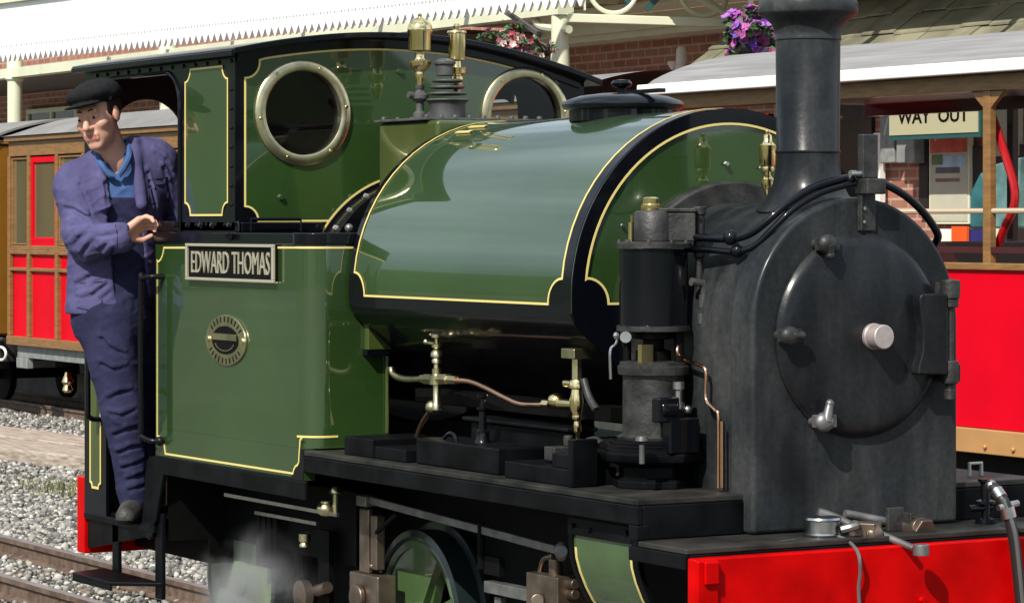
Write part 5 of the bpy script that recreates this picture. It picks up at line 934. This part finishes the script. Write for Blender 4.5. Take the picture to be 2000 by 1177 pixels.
class SDF:
    def __init__(s, lo, hi, h):
        s.lo, s.h = np.array(lo, float), h; s.n = np.ceil((np.array(hi)-s.lo)/h).astype(int)+1; s.a = np.full(s.n, .5, np.float32)
    def _win(s, lo, hi):
        i0 = np.clip(np.floor((np.array(lo)-s.lo)/s.h).astype(int), 0, s.n-1); i1 = np.clip(np.ceil((np.array(hi)-s.lo)/s.h).astype(int)+1, 1, s.n)
        sl = tuple(slice(a, b) for a, b in zip(i0, i1)); ax = [s.lo[k]+s.h*np.arange(i0[k], i1[k]) for k in range(3)]
        return sl, np.stack(np.meshgrid(*ax, indexing='ij'), -1).astype(np.float32)
    def put(s, fn, lo, hi, k=.01, sub=False):
        sl, P = s._win(np.array(lo)-k-.03, np.array(hi)+k+.03)
        if 0 in P.shape: return
        d = fn(P); a = s.a[sl]
        if sub:
            d = -d; h = np.clip(.5-.5*(a-d)/k, 0, 1); s.a[sl] = a*(1-h)+d*h+k*h*(1-h)
        else:
            h = np.clip(.5+.5*(a-d)/k, 0, 1); s.a[sl] = a*(1-h)+d*h-k*h*(1-h)
    def cone(s, a, b, ra, rb, k=.01, sq=1., sub=False):
        a, b = np.array(a, np.float32), np.array(b, np.float32); S_ = np.array([1, 1/sq, 1], np.float32); A, B = a*S_, b*S_; AB = B-A; l = max(1e-9, float(AB@AB)); r = max(ra, rb)
        def fn(P):
            Q = P*S_-A; t = np.clip((Q@AB)/l, 0, 1); return np.linalg.norm(Q-t[..., None]*AB, axis=-1)-(ra+(rb-ra)*t)
        s.put(fn, np.minimum(a, b)-r, np.maximum(a, b)+r, k, sub)
    def ell(s, c, R, r, k=.01, sub=False):          # R rows: local axes
        c = np.array(c, np.float32); r = np.array(r, np.float32); m = float(r.max())
        def fn(P):
            q = ((P-c)@np.array(R, np.float32).T)/r; n = np.linalg.norm(q, axis=-1); g = np.linalg.norm(q/r, axis=-1)+1e-6; return n*(n-1)/g
        s.put(fn, c-m, c+m, k, sub)
    def mesh(s):
        A = s.a; neg = A < 0; n = A.shape; c = np.zeros((n[0]-1, n[1]-1, n[2]-1), np.int8)
        for i in (0, 1):
            for j in (0, 1):
                for k in (0, 1): c += neg[i:n[0]-1+i, j:n[1]-1+j, k:n[2]-1+k]
        act = np.argwhere((c > 0) & (c < 8)); idx = -np.ones(c.shape, np.int64); idx[tuple(act.T)] = np.arange(len(act)); V = np.zeros((len(act), 3)); W_ = np.zeros(len(act))
        cor = [(0, 0, 0), (1, 0, 0), (0, 1, 0), (1, 1, 0), (0, 0, 1), (1, 0, 1), (0, 1, 1), (1, 1, 1)]
        for e0, e1 in ((0, 1), (2, 3), (4, 5), (6, 7), (0, 2), (1, 3), (4, 6), (5, 7), (0, 4), (1, 5), (2, 6), (3, 7)):
            p0, p1 = np.array(cor[e0]), np.array(cor[e1]); v0 = A[tuple((act+p0).T)]; v1 = A[tuple((act+p1).T)]; m = (v0 < 0) != (v1 < 0); t = np.where(m, v0/(v0-v1+1e-12), 0)
            V += np.where(m[:, None], p0+t[:, None]*(p1-p0), 0); W_ += m
        V = (act+V/W_[:, None])*s.h+s.lo; F = []
        for ax in range(3):
            o1, o2 = [(1, 2), (2, 0), (0, 1)][ax]; sl0 = [slice(None)]*3; sl1 = [slice(None)]*3; sl0[ax] = slice(0, -1); sl1[ax] = slice(1, None)
            ch = neg[tuple(sl0)] != neg[tuple(sl1)]; E = np.argwhere(ch); E = E[(E[:, o1] > 0) & (E[:, o2] > 0) & (E[:, o1] < n[o1]-1) & (E[:, o2] < n[o2]-1)]; fl = neg[tuple(sl0)][tuple(E.T)]
            q = []
            for d1, d2 in ((0, 0), (1, 0), (1, 1), (0, 1)):
                G = E.copy(); G[:, o1] -= d1; G[:, o2] -= d2; q.append(idx[tuple(G.T)])
            q = np.stack(q, 1); q[~fl] = q[~fl][:, ::-1]; F.append(q)
        return V, np.concatenate(F)
    def build(s, name, m, parent, matfn=None, world=True):
        V, F = s.mesh(); Wd = toworld(V) if world else V; org = np.array(ORG[parent]); me = bpy.data.meshes.new(name); me.from_pydata((Wd-org).tolist(), [], F.tolist())
        for x in (m if isinstance(m, list) else [m]): me.materials.append(x)
        me.polygons.foreach_set('use_smooth', [True]*len(F))
        if matfn is not None: me.polygons.foreach_set('material_index', matfn(V[F].mean(1)).astype(np.int32))
        o = bpy.data.objects.new(name, me); COL.objects.link(o); o.parent = parent; ORG[o] = ORG[parent]; b = bmesh.new(); b.from_mesh(me); bmesh.ops.recalc_face_normals(b, faces=b.faces); b.to_mesh(me); b.free(); me.update(); return o
per = thing('person', 'man in a flat cap and blue work jacket leaning out of the cab doorway', 'person', (PO.x, PO.y, .50))
# head frame
yaw, pit, rol = RAD(30), RAD(2), RAD(12); HS = .95
def rot(v):
    x, z, f = v                                     # local right, up, forward -> (u, v, z)
    f, z = f*math.cos(pit)+z*math.sin(pit), z*math.cos(pit)-f*math.sin(pit)
    u, w = x*math.cos(yaw)-f*math.sin(yaw), x*math.sin(yaw)+f*math.cos(yaw)
    return np.array([u*math.cos(rol)-z*math.sin(rol), w, z*math.cos(rol)+u*math.sin(rol)])
HC = Lp(193, 229, .10)
RX, RZ, RF = rot((1, 0, 0)), rot((0, 1, 0)), rot((0, 0, 1)); RH = np.stack([RX, RZ, RF])
def hd(x, z, f): return HC+rot((x*HS, z*HS, f*HS))
vh = PD-(-.70-CAMY)/_ray(300)[1]+.0                  # v of the cab side plane at the hand
B = SDF((-.36, -.45, .44), (.36, .36, 2.2), .0042)
# torso, neck
B.cone(Lp(222, 610), Lp(224, 560), .125, .13, .03, .75); B.cone(Lp(224, 560), Lp(226, 390), .12, .135, .03, .70); B.cone(Lp(172, 356), Lp(284, 322, -.02), .050, .054, .04, .9)
B.cone(hd(0, -.05, -.02), Lp(222, 318, .03), .054*HS, .062, .02); B.cone(Lp(222, 318, .03), Lp(224, 350, .0), .062, .10, .03)
# arms
RWR = Lp(238, 461, vh+.035); LEL, LWR = Lp(356, 415, -.10), Lp(372, 470, -.20)
B.cone(Lp(152, 368, .02), Lp(172, 468, .11), .055, .042, .03); B.cone(Lp(172, 468, .11), RWR, .041, .028, .02)
B.cone(Lp(302, 332, -.03), LEL, .055, .042, .03); B.cone(LEL, LWR, .041, .028, .02)
# legs
B.cone(Lp(205, 620, .02), Lp(236, 800, .05), .085, .058, .03); B.cone(Lp(236, 800, .05), Lp(262, 970, .01), .055, .035, .02); B.cone(Lp(248, 620, -.05), Lp(282, 800, -.17), .085, .058, .03); B.cone(Lp(282, 800, -.17), Lp(298, 950, -.30), .055, .035, .02)
for a, t in ((Lp(266, 986, .0), Lp(248, 1001, .09)), (Lp(298, 970, -.30), Lp(292, 976, -.20))): B.cone(a, t, .028, .020, .02)
def hand(w, d, acr, s):                              # wrist, pointing direction, across direction (index -> little), thumb side
    d = d/np.linalg.norm(d); acr = acr-d*(acr@d); acr = acr/np.linalg.norm(acr); n = np.cross(d, acr); n = n if n[2] < 0 else -n
    kn = w+d*.082
    for k in (-.024, -.008, .008, .024): B.cone(w+acr*k*.7, kn+acr*k*1.15, .0165, .0135, .012)
    for k, L_ in ((-1.5, .068), (-.5, .078), (.5, .073), (1.5, .058)):
        p0 = kn+acr*k*.0195; d1 = d*.86+n*.32+acr*k*.05; p1 = p0+d1*L_*.46; d2 = d*.45+n*.85; p2 = p1+d2*L_*.34; d3 = n*.95-d*.15; p3 = p2+d3*L_*.28
        B.cone(p0, p1, .0100, .0092, .004); B.cone(p1, p2, .0092, .0084, .003); B.cone(p2, p3, .0084, .0072, .003)
    q0 = w+d*.025-acr*.024*s+n*.012; q1 = q0+d*.034-acr*.020*s+n*.018; q2 = q1+d*.034+n*.006; B.cone(q0, q1, .0145, .0115, .008); B.cone(q1, q2, .011, .0088, .004)
hand(RWR, Lp(300, 421, vh+.012)-RWR, np.array([.15, -.60, -.5]), -1); hand(LWR, np.array([.3, -.3, -.9]), np.array([.6, .7, 0]), 1)
# head
B.ell(hd(0, .035, -.015), RH, np.array((.076, .093, .096))*HS, .01); B.ell(hd(0, -.03, .025), RH, np.array((.063, .085, .066))*HS, .02); B.ell(hd(0, -.072, .03), RH, np.array((.051, .046, .054))*HS, .02); B.cone(hd(-.01, -.108, .066), hd(.01, -.108, .066), .018*HS, .018*HS, .02)
B.cone(hd(-.036, .025, .079), hd(.036, .025, .079), .0115*HS, .0115*HS, .018)
for sx in (-1, 1):
    B.ell(hd(sx*.042, -.028, .060), RH, np.array((.024, .022, .026))*HS, .015); B.ell(hd(sx*.032, .001, .100), RH, np.array((.018, .013, .017))*HS, .010, sub=True); B.ell(hd(sx*.077, -.004, -.004), RH, np.array((.010, .032, .02))*HS, .006); B.ell(hd(sx*.032, -.001, .080), RH, np.array((.014, .0095, .012))*HS, .004)
B.cone(hd(0, .010, .088), hd(0, -.036, .112), .008*HS, .0135*HS, .010)
for sx in (-1, 1): B.ell(hd(sx*.0125, -.040, .099), RH, np.array((.009, .008, .011))*HS, .006)
B.cone(hd(-.021, -.0655, .084), hd(.021, -.0655, .084), .0085*HS, .0085*HS, .008); B.cone(hd(-.018, -.081, .083), hd(.018, -.081, .083), .0095*HS, .0095*HS, .008); B.cone(hd(-.022, -.0735, .095), hd(.022, -.0735, .095), .0035*HS, .0035*HS, .003, sub=True)
def lipm(c):
    q = (c-HC)@RH.T/HS; return ((np.abs(q[:, 0]) < .024-.3*np.abs(q[:, 1]+.073)) & (q[:, 1] < -.060) & (q[:, 1] > -.088) & (q[:, 2] > .075)).astype(int)
body = B.build('body', [M['skin'], M['lip']], per, lipm); del B
E = MB()
for sx in (-1, 1): E.add([], []); p = toworld(hd(sx*.032, -.0015, .0925)[None])[0]; E.sph(Vector(p), .0052, 8)
E.build('eye', M['ink'], per)
E = MB()
for sx in (-1, 1): E.tube([Vector(toworld(hd(sx*x, z, f)[None])[0]) for x, z, f in ((.014, .0265, .0915), (.030, .0295, .0905), (.047, .024, .079))], .0030, 6, 3)
E.build('eyebrow', M['hair'], per)
Hh = SDF(HC-.17, HC+.17, .0035); Hh.ell(hd(0, .035, -.017), RH, np.array((.082, .097, .099))*HS, .005)
def plane(s, c, nrm, keep=0, k=.004):
    sl, P = s._win(s.lo, s.lo+s.h*s.n); d = (P-np.array(c, np.float32))@np.array(nrm, np.float32); s.a = np.maximum(s.a, d)
plane(Hh, hd(0, 0, .038), (RF+RZ*.15)); plane(Hh, hd(0, -.052, 0), -RZ+RF*.25); Hh.build('hair', M['hair'], per)
Cp = SDF(HC-.26, HC+.26, .0035); Cp.ell(hd(0, .076, -.006), RH, np.array((.096, .058, .116))*HS, .01); Cp.ell(hd(0, .088, .05), RH, np.array((.086, .034, .072))*HS, .02); Cp.ell(hd(0, .062, -.06), RH, np.array((.085, .055, .055))*HS, .02)
plane(Cp, hd(0, .052, .02), -RZ-RF*.04); Cp.ell(hd(0, .052, .104), RH, np.array((.074, .0085, .054))*HS, .006); Cp.ell(hd(0, .098, -.03), RH, np.array((.085, .042, .08))*HS, .02); Cp.cone(hd(-.086, .053, .03), hd(.086, .053, .03), .006, .006, .01); Cp.build('flat_cap', M['cap'], per)
# clothes
_lat = rng.uniform(-1, 1, (32, 32, 32)).astype(np.float32)
def vn(P):
    i = np.floor(P).astype(np.int32); f = (P-i).astype(np.float32); f = f*f*(3-2*f); i %= 32; j = (i+1) % 32; o = 0
    for a in (0, 1):
        for b in (0, 1):
            for c in (0, 1):
                w = (f[..., 0] if a else 1-f[..., 0])*(f[..., 1] if b else 1-f[..., 1])*(f[..., 2] if c else 1-f[..., 2]); o = o+w*_lat[(j if a else i)[..., 0], (j if b else i)[..., 1], (j if c else i)[..., 2]]
    return o
def noise(P, s=1.):                                # soft cloth folds: ridged value noise, drawn out along a slant
    Q = np.stack([P[..., 0]*9+P[..., 2]*7, P[..., 1]*11, P[..., 2]*17-P[..., 0]*8], -1)+31.7; r = 1-2*np.abs(vn(Q)); r2 = 1-2*np.abs(vn(Q*2.1+5.3)); g = np.exp(-(vn(Q*.66+11.7)*8)**2); g2 = np.exp(-(vn(Q*1.25+2.3)*7)**2); mk = np.clip(.35+vn(P*6+9.2)*1.6, 0, 1); mk2 = np.clip(vn(P*5+4.2)*2, 0, 1); return s*(-.0075*g*mk-.0042*g2*mk2+.0055*vn(P*6.5+3.1)-.0008*r2)
def wrinkle(s, k=1.):
    for i in range(0, s.n[2], 64):
        sl = (slice(None), slice(None), slice(i, min(s.n[2], i+64))); ax = [s.lo[0]+s.h*np.arange(s.n[0]), s.lo[1]+s.h*np.arange(s.n[1]), s.lo[2]+s.h*np.arange(sl[2].start, sl[2].stop)]
        s.a[sl] += noise(np.stack(np.meshgrid(*ax, indexing='ij'), -1), k).astype(np.float32)
def surfv(s, px, py, d=0.):                        # where the cloth surface lies, seen from the front
    p = Lp(px, py); i = int(round((p[0]-s.lo[0])/s.h)); k = int(round((p[2]-s.lo[2])/s.h)); j = np.nonzero(s.a[i, :, k] < 0)[0]; return np.array([p[0], s.lo[1]+s.h*(j[-1] if len(j) else s.n[1]//2)+d, p[2]])
def crease(s, *pts, r=.0085):                      # a raised fold with a groove beside it
    P = [surfv(s, x, y, -.002) for x, y in pts]; G = [surfv(s, x+3, y+9, .006) for x, y in pts]
    for a, c in zip(P, P[1:]): s.cone(a, c, r, r*.8, .010)
    for a, c in zip(G, G[1:]): s.cone(a, c, r*.9, r*.7, .006, 1., True)
def seam(s, name, m, pts, r=.0022):
    b = MB(); q = []
    for (x0, y0), (x1, y1) in zip(pts, pts[1:]):
        for i in range(6): q.append((x0+(x1-x0)*i/6, y0+(y1-y0)*i/6))
    b.tube([Vector(toworld(surfv(s, x, y, .002)[None])[0]) for x, y in q+[pts[-1]]], r, 6); return b.build(name, m, per)
def clipz(s, py, above=True):
    z = CAMZ+(HYP-py)*PS; Z = s.lo[2]+s.h*np.arange(s.n[2]); s.a = np.maximum(s.a, (z-Z if above else Z-z)[None, None, :].astype(np.float32))
T = SDF((-.32, -.42, .44), (.32, .32, 1.95), .005)
T.cone(Lp(218, 615), Lp(224, 560), .148, .138, .03, .8); T.cone(Lp(224, 560), Lp(226, 395), .135, .158, .03, .75)
T.cone(Lp(207, 615, .02), Lp(240, 800, .05), .108, .078, .03); T.cone(Lp(240, 800, .05), Lp(262, 955, .01), .078, .058, .02); T.cone(Lp(262, 955, .01), Lp(264, 975, .01), .062, .056, .01); T.cone(Lp(248, 620, -.05), Lp(282, 800, -.17), .10, .074, .03); T.cone(Lp(282, 800, -.17), Lp(298, 945, -.30), .072, .056, .02)
wrinkle(T, .9)
for c in ([(196, 650), (212, 668), (244, 682)], [(196, 700), (220, 712), (246, 706)], [(212, 766), (230, 756), (254, 752)], [(214, 796), (236, 800), (262, 788)], [(222, 836), (246, 826), (266, 822)], [(230, 872), (252, 862), (272, 860)], [(238, 902), (258, 896), (278, 888)], [(248, 925), (262, 920), (276, 916)], [(250, 946), (264, 942), (278, 938)]): crease(T, *c)
clipz(T, 386, False); T.build('overalls', M['overall'], per); del T
T = SDF((-.30, -.25, 1.55), (.30, .30, 2.0), .0045); T.cone(Lp(224, 460), Lp(226, 390), .140, .154, .03, .74); T.cone(Lp(176, 352), Lp(280, 318, -.02), .058, .060, .04, .9); T.cone(Lp(222, 312, .03), Lp(224, 350, .0), .070, .105, .03)
T.cone(Lp(217, 296, .045), Lp(222, 318, .03), .050, .056, .006, sub=True); T.ell(Lp(228, 318, .13), np.eye(3), (.035, .06, .06), .01, sub=True); wrinkle(T, .8); T.build('shirt', M['shirt'], per); del T
T = MB(); 
for pts in ((( 190, 298, .06), (196, 318, .115), (212, 340, .13), (226, 346, .13)), ((250, 282, .04), (252, 305, .10), (244, 325, .13), (232, 345, .13))): T.tube([Vector(toworld(Lp(*p)[None])[0]) for p in pts], [.012]*4+[.009], 8, 4)
T.build('shirt_collar', M['shirt'], per)
J = SDF((-.36, -.36, 1.20), (.40, .36, 2.0), .0048)
J.cone(Lp(212, 600, .0), Lp(218, 540), .158, .155, .03, .78); J.cone(Lp(218, 540), Lp(224, 400), .155, .182, .03, .76); J.cone(Lp(162, 352), Lp(296, 316, -.02), .072, .076, .05, .9); J.cone(Lp(198, 330, .0), Lp(262, 302, .0), .070, .070, .05, .95)
J.cone(Lp(222, 300, .035), Lp(228, 340, .09), .064, .075, .01, sub=True)
# open front
zz = lambda py: CAMZ+(HYP-py)*PS
def opening(P):
    z = P[..., 2]; py = HYP-(z-CAMZ)/PS; l = np.interp(py, (290, 330, 420, 620), (198, 196, 208, 232)); r = np.interp(py, (270, 330, 420, 620), (256, 264, 276, 292)); u = P[..., 0]/PS+235
    return np.maximum(np.maximum(l-u, u-r)*PS, .03-P[..., 1])
J.put(opening, (-.1, .0, 1.2), (.15, .36, 2.0), .012, sub=True)
inner = SDF(J.lo, J.lo+J.h*(J.n-1), J.h); inner.cone(Lp(214, 640, .0), Lp(220, 540), .143, .14, .03, .76); inner.cone(Lp(220, 540), Lp(224, 400), .14, .160, .03, .73); J.a = np.maximum(J.a, -inner.a); del inner
J.cone(Lp(146, 362, .02), Lp(166, 455, .11), .076, .071, .05); J.cone(Lp(166, 455, .11), Lp(178, 472, .13), .076, .070, .02); J.cone(Lp(176, 470, .13), Lp(236, 464, vh+.035), .066, .056, .02); J.cone(Lp(306, 324, -.03), LEL, .078, .066, .05); J.cone(LEL, LWR, .068, .055, .02)
J.cone(Lp(236, 464, vh+.035), Lp(252, 458, vh+.035), .043, .043, .004, sub=True)
J.cone(Lp(196, 300, .07), Lp(205, 400, .135), .016, .02, .02); J.cone(Lp(262, 278, .05), Lp(276, 400, .125), .018, .02, .02)
wrinkle(J, .8)
for c in ([(126, 398), (142, 401), (172, 418)], [(134, 432), (152, 428), (180, 436)], [(142, 470), (154, 456), (172, 444)], [(158, 488), (168, 474), (182, 460)], [(186, 452), (210, 450), (232, 444)], [(192, 480), (205, 470)], [(206, 492), (220, 476)], [(154, 352), (166, 374), (178, 410)], [(204, 350), (208, 380), (212, 425)], [(150, 545), (172, 532), (196, 520)], [(155, 572), (180, 566), (205, 548)], [(196, 575), (214, 560)], [(286, 330), (296, 365), (302, 405)], [(316, 320), (326, 350), (330, 392)], [(300, 290), (320, 305), (334, 330)]): crease(J, *c)
clipz(J, 612, True); J.build('jacket', M['jacket'], per)
M['seam'] = mat('jacket_seam', (.018, .017, .045), .9)
seam(J, 'pocket_seam', M['seam'], [(286, 352), (326, 346), (328, 392), (290, 398), (286, 352)]); seam(J, 'pocket_seam', M['seam'], [(287, 364), (327, 358)]); seam(J, 'sleeve_seam', M['seam'], [(226, 438), (230, 462), (228, 490)]); seam(J, 'hem_seam', M['seam'], [(152, 598), (185, 606), (222, 606)]); seam(J, 'pocket_seam', M['seam'], [(158, 552), (206, 548)]); del J
for a, t in ((Lp(266, 986, .0), Lp(246, 1003, .10)), (Lp(298, 970, -.30), Lp(290, 978, -.19))):
    T = SDF(np.minimum(a, t)-.12, np.maximum(a, t)+.17, .004); T.cone(a, t, .047, .037, .01); T.cone(a+(t-a)*.35+np.array([0, 0, .012]), t, .040, .034, .01); T.cone(a+np.array([0, -.01, .10]), a, .050, .047, .01); z0 = .502; Z = T.lo[2]+T.h*np.arange(T.n[2]); T.a = np.maximum(T.a, (z0-Z)[None, None, :].astype(np.float32)); T.build('boot', M['boot'], per)
    w = toworld(np.array([a, t])); w0, w1 = Vector(w[0]), Vector(w[1]); dd = (w1-w0); dd.z = 0; dd.normalize(); rr = Vector((-dd.y, dd.x, 0)); b = MB(); cc_ = (w0+w1)/2; n_ = 20; b.prism([(math.cos(6.283*i/n_)*.102, math.sin(6.283*i/n_)*.044) for i in range(n_)], lambda p_, q_, z_: tuple(Vector((cc_.x, cc_.y, z_))+dd*p_+rr*q_), .501, .516); b.build('boot_sole', M['ink'], per)
# =================================================================== steam by the trailing driving wheel
def steam():
    m = bpy.data.materials.new('steam'); m.use_nodes = True; n = m.node_tree.nodes; l = m.node_tree.links.new; n.remove(n['Principled BSDF']); o = n['Material Output']
    v = n.new('ShaderNodeVolumePrincipled'); v.inputs['Color'].default_value = (.95, .95, .95, 1); v.inputs['Anisotropy'].default_value = .2; t = n.new('ShaderNodeTexCoord'); z = n.new('ShaderNodeTexNoise'); z.inputs['Scale'].default_value = 4.2; z.inputs['Detail'].default_value = 9; z.inputs['Distortion'].default_value = .8; l(t.outputs['Object'], z.inputs['Vector'])
    ln = n.new('ShaderNodeVectorMath'); ln.operation = 'LENGTH'; mp_ = n.new('ShaderNodeMapping'); mp_.inputs['Scale'].default_value = (1/.36, 1/.22, 1/.28); l(t.outputs['Object'], mp_.inputs[0]); l(mp_.outputs[0], ln.inputs[0])
    fo = n.new('ShaderNodeMapRange'); fo.interpolation_type = 'SMOOTHERSTEP'; fo.inputs['From Min'].default_value = .0; fo.inputs['From Max'].default_value = 1; fo.inputs['To Min'].default_value = 1; fo.inputs['To Max'].default_value = 0; l(ln.outputs['Value'], fo.inputs[0])
    r = n.new('ShaderNodeMapRange'); r.inputs['From Min'].default_value = .46; r.inputs['From Max'].default_value = .70; r.inputs['To Min'].default_value = 0; r.inputs['To Max'].default_value = 30; l(z.outputs[0], r.inputs[0])
    q = n.new('ShaderNodeMath'); q.operation = 'MULTIPLY'; l(r.outputs[0], q.inputs[0]); l(fo.outputs[0], q.inputs[1]); l(q.outputs[0], v.inputs['Density']); l(v.outputs[0], o.inputs['Volume']); return m
c = atY(495, 1165, -.72); b = MB(); b.sph((0, 0, 0), 1, 24, (.36, .22, .28)); o = b.build('steam', steam()); o.location = c; setp(o, 'wisp of white steam drifting round the rear driving wheel', 'steam', kind='stuff')
